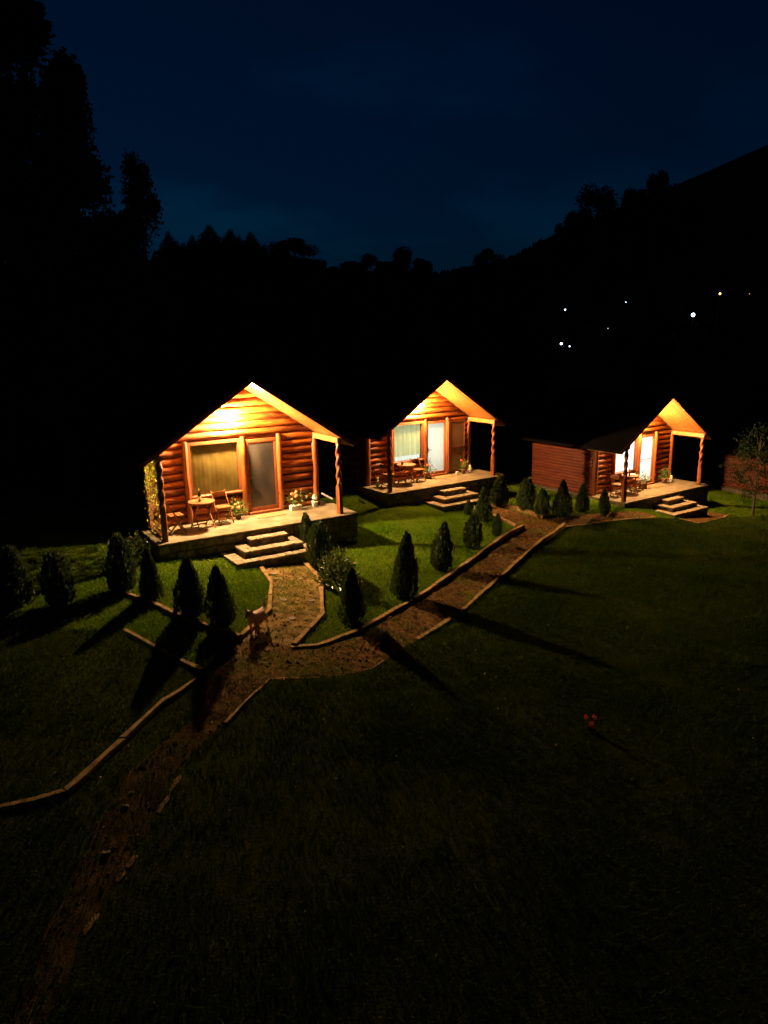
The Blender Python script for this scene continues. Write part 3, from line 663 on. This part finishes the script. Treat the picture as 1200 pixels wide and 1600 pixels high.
# trellis and ivy on the first cabin
t = thing('trellis', 'wooden diagonal lattice trellis closing the side of the porch', 'trellis', L2W(1, -.01, .1), CP[1][3])
Y0, Y1, Z0, Z1 = .0, 1.24, .03, 2.0
fr_ = MB(); fr_.box(-.015, .015, Y0, Y0+.04, Z0, Z1); fr_.box(-.015, .015, Y1-.04, Y1, Z0, Z1); fr_.box(-.015, .015, Y0+.04, Y1-.04, Z0, Z0+.04); fr_.box(-.015, .015, Y0+.04, Y1-.04, Z1-.04, Z1); build(fr_, 'frame', 'post', t)
for sgn, xo in ((1, -.008), (-1, .008)):
    c_ = -1.9
    while c_ < 3.3:
        # line z = sgn*1.5*(y) + c
        pts = []
        for yy in (Y0+.03, Y1-.03):
            pts.append((yy, sgn*1.6*yy + c_))
        (ya_, za_), (yb_, zb_) = pts
        def clip(y1, z1, y2, z2):
            lo, hi = Z0+.03, Z1-.03; q = []
            for (p, r_), (p2, r2) in (((y1, z1), (y2, z2)), ((y2, z2), (y1, z1))):
                if r_ < lo: p = p + (lo-r_)*(p2-p)/(r2-r_); r_ = lo
                if r_ > hi: p = p + (hi-r_)*(p2-p)/(r2-r_); r_ = hi
                q.append((p, r_))
            return q
        if max(za_, zb_) > Z0+.1 and min(za_, zb_) < Z1-.1:
            q = clip(ya_, za_, yb_, zb_)
            if abs(q[0][0]-q[1][0]) > .04: build(MB().bar((xo, q[0][0], q[0][1]), (xo, q[1][0], q[1][1]), .010, .026, (1, 0, 0)), 'slat', 'furn', t)
        c_ += .20
t = thing('climbing_plant', 'yellow green ivy climbing over the upper trellis', 'plant', L2W(1, -.01, .1), CP[1][3])
n = 1050; P = np.stack([rng.normal(size=n)*.035, rng.uniform(.0, 1.26, n), np.where(rng.random(n) < .85, 2.02-np.abs(rng.normal(size=n))*.62, rng.uniform(.05, 1.2, n))], 1); P = P[(P[:, 2] > .05)]
th_ = rng.uniform(0, 6.28, len(P)); Dv = np.stack([rng.normal(size=len(P))*.3, np.cos(th_), np.sin(th_)-.3], 1); Dv = unit(Dv); Sv = unit(np.cross(Dv, np.array([1., 0, 0]) + rng.normal(size=P.shape)*.35)); ll_ = rng.uniform(.05, .09, (len(P), 1))
ob('foliage', soup('foliage', np.stack([P, P+Dv*ll_*.4+Sv*ll_*.42, P+Dv*ll_, P+Dv*ll_*.4-Sv*ll_*.42], 1), 4, 'ivy'), t)
st = MB()
for i in range(5): yy = .15+.24*i; st.tube([(0.02*(-1)**i, yy, 0), (.02, yy+.08, .6), (-.02, yy-.05, 1.2), (.02, yy, 1.9)], [.012, .010, .008, .005], 5)
build(st, 'stem', 'bark', t)

# ------------------------------------------------------------------ thuja conifers and shrubs
TPROF = {1: [.45, .80, 1, .97, .80, .46, .20, .02], 2: [.60, .95, 1, .84, .58, .30, .15, .02], 3: [.40, .70, .92, 1, .88, .58, .30, .04], 4: [.7, 1, .97, .78, .52, .26, .10, .02], 5: [.35, .72, .98, .95, .70, .36, .14, .02]}
def thuja_mesh(seed, n=3000):
    r = np.random.default_rng(seed)
    z = r.beta(1.2, 1.3, n)*.97+.02
    prof = np.interp(z, [0, .06, .2, .42, .65, .85, .95, 1], TPROF[seed])*.47
    a = r.uniform(0, 6.283, n); lob = 1 + .12*np.sin(a*3+seed) + .09*np.sin(a*5+z*9) + .09*np.sin(z*19+a*2+seed)
    rad = prof*lob*np.sqrt(r.uniform(.55, 1.05, n)); stray = r.random(n) < .07; rad = np.where(stray, prof*r.uniform(1.0, 1.28, n), rad)
    P = np.stack([np.cos(a)*rad + .05*np.sin(z*3+seed)*z, np.sin(a)*rad, z*.95], 1)
    D = np.stack([np.cos(a)*.6, np.sin(a)*.6, np.full(n, 1.0)], 1) + r.normal(size=(n, 3))*.33
    L = r.uniform(.04, .12, n); q = leaves(P, D, L, L*.42, r); return soup('crown', q, 4, 'thuja')
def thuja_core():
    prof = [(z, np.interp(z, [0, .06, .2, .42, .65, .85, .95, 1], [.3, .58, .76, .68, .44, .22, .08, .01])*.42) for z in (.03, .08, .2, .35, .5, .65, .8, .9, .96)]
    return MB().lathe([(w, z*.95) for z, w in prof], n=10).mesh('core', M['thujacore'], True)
TH = [thuja_mesh(s) for s in (1, 2, 3, 4, 5)]; TC = thuja_core()
TT = MB().tube([(0, 0, -.06), (0, 0, .12)], [.04, .03], 7).mesh('trunk', M['bark'], True)
def px_dims(bu, bv, tv, wpx):
    g = gp(bu, bv); d = ray(bu, tv); s = math.hypot(g.x, g.y)/math.hypot(d.x, d.y); h = CAMZ + d.z*s - g.z
    zc_ = g.y*math.cos(PITCH) - (g.z-CAMZ)*math.sin(PITCH); return g, h, wpx*zc_/FPX
def thuja(bu, bv, tv, wpx, label, i):
    g, h, w = px_dims(bu, bv, tv, wpx); t = thing('thuja_shrub', label, 'conifer', (g.x, g.y, g.z-.01), random.uniform(0, 6), 'clipped thuja conifers in the garden'); t.rotation_euler[0] = random.uniform(-.06, .06); t.rotation_euler[1] = random.uniform(-.06, .06)
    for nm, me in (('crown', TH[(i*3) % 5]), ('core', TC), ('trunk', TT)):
        ob(nm, me, t, None, None, (w, w, h*1.02))
for i, a in enumerate([
 (190, 925, 833, 44, 'broad dark thuja beside the leafy bush at the trellis porch corner'),
 (238, 938, 855, 36, 'slim dark thuja at the gap in the left path kerb'),
 (298, 965, 868, 48, 'widest dark thuja of the row before the trellis cabin'),
 (349, 980, 884, 44, 'dark thuja ending the row beside the steps path'),
 (502, 890, 815, 38, 'dense dark thuja just right of the trellis cabin steps'),
 (483, 862, 800, 22, 'wispy paler thuja tucked behind the dense one beside the steps'),
 (552, 970, 885, 40, 'dark thuja in front of the glossy round bush'),
 (630, 932, 832, 42, 'tall upright thuja alone in the lit lawn by the long kerb'),
 (690, 892, 814, 34, 'tapered thuja on the lit lawn between the tall one and path fork'),
 (738, 858, 803, 28, 'round thuja close to the kerb near the path fork'),
 (776, 838, 802, 15, 'smallest thuja at the tip of lawn by the path fork'),
 (757, 815, 762, 28, 'pointed thuja before the steps of the yellow curtained cabin'),
 (731, 805, 780, 14, 'tiny thuja left of the pointed one by the steps'),
 (780, 790, 742, 28, 'dark thuja at the porch end of the yellow curtained cabin'),
 (822, 800, 746, 27, 'broad thuja across the kerb before the red side wall'),
 (846, 809, 762, 21, 'slim thuja at the path bend before the red side wall'),
 (876, 808, 750, 31, 'large cone thuja in front of the red side wall'),
 (910, 799, 755, 22, 'thuja in front of the cream box at the red side wall'),
 (944, 806, 762, 17, 'ragged thuja at the porch end of the white windowed cabin'),
 (95, 948, 857, 46, 'broad unlit thuja on the grass bank beyond the trellis'),
 (25, 950, 850, 50, 'widest unlit thuja at the far end of the grass bank')]): thuja(*a, i)
def bush(bu, bv, tv, wpx, label, m, name='leafy_bush', leafn=700, ll=.075, lw=.045, up=.3):
    g, h, w = px_dims(bu, bv, tv, wpx); t = thing(name, label, 'bush', g)
    d = unit(rng.normal(size=(leafn, 3))); d[:, 2] = np.abs(d[:, 2]); k = rng.uniform(.55, 1.0, (leafn, 1))*(1 + .15*np.sin(d[:, :1]*7+d[:, 1:2]*5))
    P = d*k*[w/2, w/2, h*.92] + [0, 0, .03]; ob('foliage', soup('foliage', leaves(P, d + rng.normal(size=d.shape)*.5 + [0, 0, up], rng.uniform(.7, 1.2, leafn)*ll, lw), 4, m), t)
    st = MB()
    for i in range(7): a = i*.9; st.tube([(0, 0, -.03), (math.cos(a)*w*.15, math.sin(a)*w*.15, h*.4), (math.cos(a)*w*.3, math.sin(a)*w*.3, h*.75)], [.014, .010, .005], 5)
    build(st, 'stem', 'bark', t)
bush(527, 915, 858, 62, 'round glossy broadleaf bush right of the steps path', 'shrub', leafn=900, ll=.10, lw=.05)
bush(216, 872, 832, 34, 'small glossy bush at the foot of the ivy trellis', 'shrub', leafn=400)
bush(743, 806, 790, 14, 'small yellowish plant before the steps of the yellow curtained cabin', 'ivy', 'flowering_plant', 160, .06, .03)
bush(497, 860, 838, 12, 'small pale leafy plant at the end of the bottom step', 'ivy', 'flowering_plant', 120, .06, .035)
# red flower in the dark lawn
g, h, w = px_dims(922, 1143, 1115, 24)
t = thing('red_flower', 'small red flowering plant alone in the dark lawn', 'flower', g); st = MB()
heads = [(-.10, 0, .34), (-.07, .03, .30), (.07, 0, .34), (.10, .02, .29), (0, -.03, .20), (.04, 0, .19), (.01, -.05, .15)]
for q in heads: st.tube([(0, 0, -.02), (q[0]*.5, q[1]*.5, q[2]*.55), q], [.006, .005, .004], 5)
t.scale = (.78, .78, .78)
build(st, 'stem', 'shrub', t)
for q in heads: ob('bloom', soup('bloom', leaves(np.tile(np.array(q), (14, 1)), unit(rng.normal(size=(14, 3))+[0, 0, .5]), .05, .035), 4, 'redp'), t)
P = np.tile([0, 0, .02], (40, 1)) + rng.normal(size=(40, 3))*[.03, .03, .01]; ob('foliage', soup('foliage', leaves(P, rng.normal(size=(40, 3))+[0, 0, .8], .14, .03), 4, 'shrub'), t)

# ------------------------------------------------------------------ grass, gravel, stones
def porchmask(px, py, grow=0.0):
    m = np.zeros(px.shape, bool)
    for k in CP:
        x0, y0, _, a = CP[k]; dx, dy = px-x0, py-y0; u = dx*math.cos(a)+dy*math.sin(a); v = -dx*math.sin(a)+dy*math.cos(a)
        m |= (u > -.24-grow) & (u < CW+.46+grow) & (v > -.22-grow) & (v < CB+.1)
        if k < 4: m |= (u > 1.27) & (u < 3.48) & (v > -1.37) & (v < 0)
    return m
def pathmask(px, py):
    m = np.zeros(px.shape, bool); s = np.zeros(px.shape, bool)
    for nm, p in POLYS.items():
        q = inpoly(px, py, p)
        if nm == 'step_path': s |= q
        else: m |= q
    return m, s
def scatter(x0, x1, y0, y1, dens):
    n = int((x1-x0)*(y1-y0)*dens); return rng.uniform(x0, x1, n), rng.uniform(y0, y1, n)
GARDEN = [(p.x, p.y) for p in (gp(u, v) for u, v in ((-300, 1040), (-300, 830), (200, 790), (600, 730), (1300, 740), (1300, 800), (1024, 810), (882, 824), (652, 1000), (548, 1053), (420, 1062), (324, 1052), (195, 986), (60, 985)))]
def make_grass():
    lawn, dimmed = [], []
    for box, dens in (((-12, 18, 9, 33), 2300), ((-9, 9, 3.5, 9), 1500)):
        px, py = scatter(*box, dens)
        keep = np.abs(px) < py*.57+1.8; px, py = px[keep], py[keep]
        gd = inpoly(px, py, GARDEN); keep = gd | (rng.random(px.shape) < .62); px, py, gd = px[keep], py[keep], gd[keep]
        pm, sm = pathmask(px, py)
        clump = np.sin(px*3.1+np.sin(py*2.3)*2)*np.sin(py*2.7+1.3*np.sin(px*1.7)) + rng.normal(size=px.shape)*.4
        keep = ~porchmask(px, py) & (~pm | (clump > np.interp(py, [6, 11, 12.5, 15], [-.75, -.55, .40, .80]))) & (~sm | (clump > -.3)); px, py, gd = px[keep], py[keep], gd[keep]; onp = (pm | sm)[keep]
        n = len(px); z = height(px, py); P = np.stack([px, py, z-.004], 1)
        tall = 1 + .35*np.sin(px*.9+2*np.sin(py*.5))*np.sin(py*1.1) + .25*np.sin(px*4.3+np.sin(py*3.1)*2)*np.sin(py*3.7)
        h = np.where(gd, .050, .070)*rng.uniform(.5, 1.4, n)*np.where(onp & (py > 11), .75, 1)*tall; a = rng.uniform(0, 6.283, n); w = np.where(gd, .012, .011)*rng.uniform(.7, 1.3, n)
        s = np.stack([np.cos(a), np.sin(a), 0*a], 1)*w[:, None]/2
        lean = rng.normal(size=(n, 2))*.75; tip = P + np.stack([lean[:, 0]*h, lean[:, 1]*h, h], 1)
        V = np.stack([P-s, P+s, tip], 1); lawn.append(V[gd]); dimmed.append(V[~gd])
    for nm, m, V, lb in (('lawn_grass', 'grass', lawn, 'short mown yellow green grass around the cabins'), ('dimmed_lawn_grass', 'dimlawn', dimmed, 'front lawn grass beyond the paths, coloured darker for the lamp falloff')):
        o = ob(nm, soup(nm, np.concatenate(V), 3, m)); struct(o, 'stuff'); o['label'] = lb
make_grass()
def make_gravel():
    px, py = scatter(-9, 14, 4, 27, 170); pm, sm = pathmask(px, py); k = pm | sm; k &= (py > 11.5) | (rng.random(px.shape) < .25); px, py = px[k], py[k]; n = len(px)
    z = height(px, py)+.008; c = np.stack([px, py, z], 1); r = rng.gamma(3, .0045, n)+.005
    tet = np.array([[1, 0, 0], [-.5, .87, 0], [-.5, -.87, 0], [.1, .1, .7]]); a = rng.uniform(0, 6.28, n)
    ca_, sa_ = np.cos(a)[:, None], np.sin(a)[:, None]; T = tet[None]*rng.uniform(.6, 1.4, (n, 4, 1))
    X = T[:, :, 0]*ca_-T[:, :, 1]*sa_; Y = T[:, :, 0]*sa_+T[:, :, 1]*ca_; V = np.stack([X, Y, T[:, :, 2]], -1)*r[:, None, None] + c[:, None]
    tri = V[:, [[0, 1, 3], [1, 2, 3], [2, 0, 3]]].reshape(-1, 3, 3)
    o = ob('gravel', soup('gravel', tri, 3, 'chips')); struct(o, 'stuff'); o['label'] = 'loose gravel on the garden paths'
make_gravel()
def fallen():
    px, py = scatter(-8, 12, 6, 26, 7); k = ~porchmask(px, py, .1) & (np.abs(px) < py*.57+1); px, py = px[k], py[k]; n = len(px); pm, sm = pathmask(px, py)
    k = pm | sm | (rng.random(n) < .10); px, py = px[k], py[k]; n = len(px)
    P = np.stack([px, py, height(px, py)+rng.uniform(.02, .05, n)], 1); D = rng.normal(size=(n, 3))*[1, 1, .25]
    o = ob('fallen_leaves', soup('fallen_leaves', leaves(P, D, rng.uniform(.025, .05, n), .024), 4, 'dryleaf')); struct(o, 'stuff'); o['label'] = 'pale fallen leaves scattered over paths and lawn'
fallen()
PO = bpy.data.objects
for u, v, s in ((420, 888, .14), (428, 897, .10), (443, 938, .11), (456, 967, .12), (487, 939, .10), (433, 905, .08), (470, 905, .07)):
    p = gp(u, v); build(flat_stone(s, s*.75, random.uniform(0, 3)), 'stone', 'tread', PO['step_path'], (p.x, p.y, p.z))
for u, v, s in ((165, 1336, .05), (196, 1262, .045), (560, 938, .04), (672, 982, .04), (205, 1240, .03)):
    p = gp(u, v); mb = MB().box(-s, s, -s*.7, s*.7, -.02, s*.7, s*.3); build(mb, 'stone', 'tread', PO['garden_path'], (p.x, p.y, p.z+.006))
# ------------------------------------------------------------------ small dog by the kerb
def dog():
    pts = {}; E = []; rad = []; V = []
    def v(n, p, r): pts[n] = len(V); V.append(p); rad.append(r)
    v('hip', (-.17, 0, .27), (.072, .080)); v('mid', (-.03, 0, .265), (.075, .078)); v('chest', (.12, 0, .26), (.082, .095)); v('neck', (.20, 0, .33), (.055, .06)); v('head', (.255, 0, .395), (.062, .06)); v('muz', (.325, 0, .375), (.036, .032)); v('nose', (.362, 0, .368), (.024, .022))
    for a, b in (('hip', 'mid'), ('mid', 'chest'), ('chest', 'neck'), ('neck', 'head'), ('head', 'muz'), ('muz', 'nose')): E.append((pts[a], pts[b]))
    for s, ph in ((1, .04), (-1, -.04)):
        v('sh%d' % s, (.13, s*.06, .20), (.04, .045)); v('el%d' % s, (.11+ph*.4, s*.065, .13), (.026, .028)); v('wr%d' % s, (.125+ph, s*.065, .05), (.019, .02)); v('fp%d' % s, (.155+ph, s*.065, .014), (.022, .016))
        v('th%d' % s, (-.18, s*.06, .20), (.048, .058)); v('kn%d' % s, (-.145-ph, s*.068, .135), (.032, .034)); v('ho%d' % s, (-.215-ph, s*.068, .085), (.019, .02)); v('hp%d' % s, (-.195-ph, s*.068, .014), (.022, .016))
        for a, b in (('chest', 'sh%d'), ('sh%d', 'el%d'), ('el%d', 'wr%d'), ('wr%d', 'fp%d'), ('hip', 'th%d'), ('th%d', 'kn%d'), ('kn%d', 'ho%d'), ('ho%d', 'hp%d')):
            E.append((pts[a % s if '%' in a else a], pts[b % s]))
        v('ea%d' % s, (.235, s*.045, .445), (.022, .014)); v('eb%d' % s, (.232, s*.06, .485), (.008, .006)); E.append((pts['head'], pts['ea%d' % s])); E.append((pts['ea%d' % s], pts['eb%d' % s]))
    v('t1', (-.26, 0, .32), (.022, .022)); v('t2', (-.32, 0, .40), (.018, .018)); v('t3', (-.33, 0, .47), (.010, .010))
    E += [(pts['hip'], pts['t1']), (pts['t1'], pts['t2']), (pts['t2'], pts['t3'])]
    me = bpy.data.meshes.new('dogskel'); me.from_pydata(V, E, []); o = bpy.data.objects.new('dogskel', me); COL.objects.link(o)
    sk = o.modifiers.new('s', 'SKIN'); 
    for i, r_ in enumerate(rad): me.skin_vertices[0].data[i].radius = r_
    me.skin_vertices[0].data[0].use_root = True
    sb = o.modifiers.new('b', 'SUBSURF'); sb.levels = 2; sb.render_levels = 2
    dg = bpy.context.evaluated_depsgraph_get(); m2 = bpy.data.meshes.new_from_object(o.evaluated_get(dg)); bpy.data.objects.remove(o)
    m2.materials.clear(); m2.materials.append(M['fur']); m2.shade_smooth(); m2.name = 'body'
    p, q = gp(412, 978), gp(388, 996); c = gp(402, 985); d = q-p
    t = thing('dog', 'small reddish tan dog standing over the kerb beside the steps path', 'dog', c, math.atan2(d.y, d.x))
    t.scale = (1.15, 1.15, 1.15); ob('body', m2, t); build(MB().ball((.383, 0, .372), .014, 8, 6), 'nose', 'nose', t, smooth=True)
    for s in (-1, 1): build(MB().ball((.296, s*.036, .412), .009, 8, 6), 'eye', 'nose', t, smooth=True)
dog()

# ------------------------------------------------------------------ trees
def dec_tree(seed, nl=30000, cone=False):
    r = np.random.default_rng(seed); rr = random.Random(seed); tr = MB()
    tr.tube([(0, 0, -.02), (.005, 0, .12), (-.01, .01, .35), (.01, 0, .6), (0, 0, .85)], [.026, .02, .016, .011, .004], 9)
    C = []
    for i in range(46):
        t = rr.uniform(.18, .95); a = rr.uniform(0, 6.28)
        w = (np.interp(t, [.2, .45, .7, 1], [.32, .40, .30, .08]) if not cone else np.interp(t, [.15, .3, .6, 1], [.30, .36, .22, .04]))
        d = w*rr.uniform(.35, 1.0); q = (math.cos(a)*d, math.sin(a)*d, t); C.append((q, rr.uniform(.055, .12)*(1.1-.4*t)))
        if i < 16: tr.tube([(0, 0, t*.62), (q[0]*.5, q[1]*.5, t*.85), q], [.009, .006, .002], 5)
    P = []
    for q, s in C:
        n = nl//len(C); d = unit(r.normal(size=(n, 3))); P.append(np.array(q) + d*s*r.uniform(.3, 1.1, (n, 1))*[1.25, 1.25, .75])
    P = np.concatenate(P); lv = leaves(P, r.normal(size=P.shape), r.uniform(.018, .036, len(P)), .026, r)
    lv[:, :, 2] = P[:, None, 2] + (lv[:, :, 2]-P[:, None, 2])*.38
    return soup('crown', lv, 4, 'leaf'), tr.mesh('trunk', M['bark'], True)
def spruce(seed, nl=16000):
    r = np.random.default_rng(seed); tr = MB().tube([(0, 0, -.02), (0, 0, .5), (0, 0, .98)], [.018, .010, .002], 8)
    z0 = .05+.945*r.uniform(0, 1, nl)**.7; wid = (1-z0)*.27+.004
    a = r.uniform(0, 6.28, nl); k = r.uniform(0, 1, nl)**.6; wid = wid*(1+.18*np.sin(a*3+z0*55)+.16*np.sin(z0*150+seed+a))
    P = np.stack([np.cos(a)*wid*k, np.sin(a)*wid*k, z0-.04*k*(1-z0)+r.normal(size=nl)*.006], 1)
    D = np.stack([np.cos(a), np.sin(a), np.full(nl, -.25)], 1)+r.normal(size=(nl, 3))*.35
    sz = np.clip((1-z0)*4+.10, 0, 1); lv = leaves(P, D, r.uniform(.012, .026, nl)*sz, .012*sz, r); lv[:, :, 2] = P[:, None, 2] + (lv[:, :, 2]-P[:, None, 2])*.7
    return soup('crown', lv, 4, 'needle'), tr.mesh('trunk', M['bark'], True)
DEC = [dec_tree(11), dec_tree(12), dec_tree(13)]; CON = [dec_tree(21, 15000, True)]; SPR = [spruce(31), spruce(32)]
def tree(bu, tv, wpx, dist, kit, label, group=None, name='deciduous_tree'):
    d = ray(bu, tv); s = dist/math.hypot(d.x, d.y); x, y = d.x*s, d.y*s; gz = hgt(x, y); h = CAMZ + d.z*s - gz; w = wpx*s*math.hypot(d.x, d.y)/FPX
    k = w/.78 if name != 'spruce_tree' else w/.52
    t = thing(name, label, 'tree', (x, y, gz), random.uniform(0, 6), group)
    for nm, me in zip(('crown', 'trunk'), kit): ob(nm, me, t, None, None, (k, k, h))
G1, G2, G3 = 'large black trees beside the trellis cabin', 'trees on the valley skyline', 'trees on the mountain foot'
tree(15, -70, 230, 25, DEC[0], 'tallest black tree, its top lost above the others', G1)
tree(95, 92, 160, 28, DEC[1], 'tall rounded black tree beside the tallest one', G1)
tree(208, 200, 120, 32, CON[0], 'pointed black tree between the tall rounded trees and the spruces', G1)
tree(-60, 60, 220, 30, DEC[2], 'black tree behind the tallest one', G1)
tree(60, 300, 240, 38, DEC[2], 'lower bushy black tree under the tall rounded one', G1)
tree(170, 330, 170, 40, DEC[0], 'lower bushy black tree under the pointed one', G1)
ORD = ('first', 'second', 'third', 'fourth', 'fifth', 'sixth', 'seventh', 'eighth', 'ninth', 'tenth', 'eleventh', 'twelfth', 'thirteenth', 'fourteenth', 'fifteenth')
for i, (u, v, w) in enumerate(((262, 360, 60), (275, 374, 50), (286, 378, 56), (300, 366, 64), (313, 376, 50), (326, 350, 78), (338, 380, 56), (350, 372, 60), (359, 357, 70), (373, 368, 64), (384, 378, 50), (391, 361, 66), (402, 384, 56), (412, 381, 60), (426, 388, 66))):
    tree(u, v, w*2.6, 62+i % 3*3, SPR[i % 2], ORD[i] + ' black spruce of the skyline row, counted from the pointed tree', 'spruces in the skyline row', 'spruce_tree')
for u, v, w, lb in ((275, 400, 60, 'bushy tree filling the gap under the first skyline spruces'), (312, 396, 56, 'bushy tree filling the gap before the tallest skyline spruce'), (346, 407, 60, 'low bushy tree among the middle skyline spruces'), (402, 409, 70, 'low bushy tree under the last skyline spruces'), (437, 408, 56, 'low bushy tree between the spruce row and the flat-topped tree'), (460, 371, 92, 'broad flat-topped tree next to the spruce row'), (500, 402, 60, 'low tree beside the flat-topped one on the skyline'), (578, 393, 48, 'small skyline tree with a bushy top over the valley'), (540, 408, 60, 'low tree between the flat-topped and the bushy skyline trees'), (632, 381, 66, 'round skyline tree standing above its low neighbours'), (664, 402, 50, 'low skyline tree beside the valley dip'), (600, 408, 60, 'low tree below the round skyline tree')):
    tree(u, v, w*1.5, 72, DEC[int(u) % 3], lb, G2)
for u, v, w, lb in ((757, 386, 90, 'round tree at the foot of the mountain slope'), (720, 418, 70, 'low tree at the bottom of the valley dip'), (935, 283, 120, 'large tree with ragged top on the mountain slope'), (888, 330, 64, 'tree with a drooping edge overhanging the mountain slope'), (990, 292, 100, 'middle tree of the clump on the mountain slope'), (1030, 263, 84, 'tallest tree of the clump against the mountain ridge'), (1080, 300, 90, 'tree where the clump meets the mountain ridge')):
    tree(u, v, w, 95, DEC[int(u) % 3], lb, G3)
g, h, w = px_dims(1176, 806, 668, 84)
t = thing('small_tree', 'dark small tree in front of the unlit cabin', 'tree', g, 1.0)
tr_ = MB().tube([(0, 0, -.05), (.02, 0, .5*h), (0, .02, .9*h)], [.05, .035, .01], 8); cl = []
for i in range(26):
    zz_ = h*random.uniform(.18, .98); a_ = random.uniform(0, 6.28); rr_ = w*.5*random.uniform(.3, 1)*math.sin(math.pi*min(1, .15+.8*zz_/h)); q = (math.cos(a_)*rr_, math.sin(a_)*rr_, zz_)
    tr_.tube([(0, 0, zz_*.75), (q[0]*.6, q[1]*.6, zz_*.95), q], [.014, .009, .004], 5); cl.append(np.array(q)+rng.normal(size=(150, 3))*[.17, .17, .15])
P = np.concatenate(cl); build(tr_, 'trunk', 'bark', t); ob('crown', soup('crown', leaves(P, rng.normal(size=P.shape)+[0, 0, -.5], .085, .04), 4, 'needle'), t)
# far wood as one mass
def forest():
    n = 5200; az = rng.uniform(-.85, .85, n); lim = np.interp(az, RA, [118, 338]); r_ = 52 + (lim-52)*np.where(rng.random(n) < .35, rng.uniform(.9, 1, n), rng.uniform(0, 1, n)**.8)
    lampaz = np.array([math.atan2(ray(u, v).x, ray(u, v).y) for u, v, *_ in FARL]); ok = np.array([np.min(np.abs(lampaz-a)) > .03 for a in az]); az, r_ = az[ok], r_[ok]; n = len(az)
    x, y = np.sin(az)*r_, np.cos(az)*r_; z = height(x, y); tl = []
    tn = np.interp(az, PA, PT); hmax = np.maximum(CAMZ + r_*tn - z + r_*rng.uniform(0, .013, n), 1.5); H = np.minimum(rng.uniform(5, 11, n), hmax); Wd = H*rng.uniform(.18, .42, n)
    for k in range(4):
        b = .08+.22*k; zb = z+H*b; zt = z+H*min(1, b+.40); ww = Wd*(1-.75*b)
        for s in range(6):
            a0, a1 = 6.283*s/6, 6.283*(s+1)/6; j = rng.uniform(.75, 1.2, n)
            tl.append(np.stack([np.stack([x+np.cos(a0)*ww*j, y+np.sin(a0)*ww*j, zb], 1), np.stack([x+np.cos(a1)*ww*j, y+np.sin(a1)*ww*j, zb-.1], 1), np.stack([x, y, zt], 1)], 1))
    o = ob('forest', soup('forest', np.concatenate(tl), 3, 'needle')); struct(o, 'stuff'); o['label'] = 'dark forest covering the hills behind the cabins'
FARL = [(883, 484, .34, 'farw', 14), (978, 472, .22, 'farw', 8), (950, 513, .16, 'farw', 5), (877, 537, .48, 'farw', 20), (890, 541, .30, 'farw', 12), (1083, 492, .70, 'farw', 30), (1125, 459, .40, 'faro', 14), (1171, 459, .16, 'faro', 3)]
forest()
FL = ['white street lamp above the close pair on the hillside', 'faint white street lamp high on the hillside', 'faintest white street lamp on the hillside', 'bright white street lamp of the close pair', 'weaker white street lamp of the close pair', 'brightest white street lamp on the hillside', 'amber street lamp on the hillside', 'faint amber street lamp beside the brighter amber one']
for (u, v, s, m, st), lb in zip(FARL, FL):
    d = ray(u, v); hl = math.hypot(d.x, d.y); r_ = 60.0
    while r_ < 88:
        k = r_/hl; x, y, z = d.x*k, d.y*k, CAMZ+d.z*k
        if hgt(x, y) > z-4.5: break
        r_ += 1
    gz = hgt(x, y); s *= r_/165
    t = thing('street_lamp', lb, 'street lamp', (x, y, gz), math.atan2(-x, y), 'lamps on the far hillside')
    Hh = z-gz
    build(MB().tube([(0, .5, -.5), (0, .5, Hh*.7), (0, .45, Hh+.1)], [.09, .07, .05], 8), 'pole', 'metal', t)
    build(MB().bar((0, .5, Hh+s*.75), (0, -s*.8, Hh+s*.75), .12, .08), 'arm', 'metal', t)
    mm = emis('far_lamp_glow', tuple(M[m].node_tree.nodes['Principled BSDF'].inputs['Emission Color'].default_value)[:3], st*.45)
    build(MB().ball((0, -s*.3, Hh), s*.5, 10, 8), 'bulb', mm, t, smooth=True)
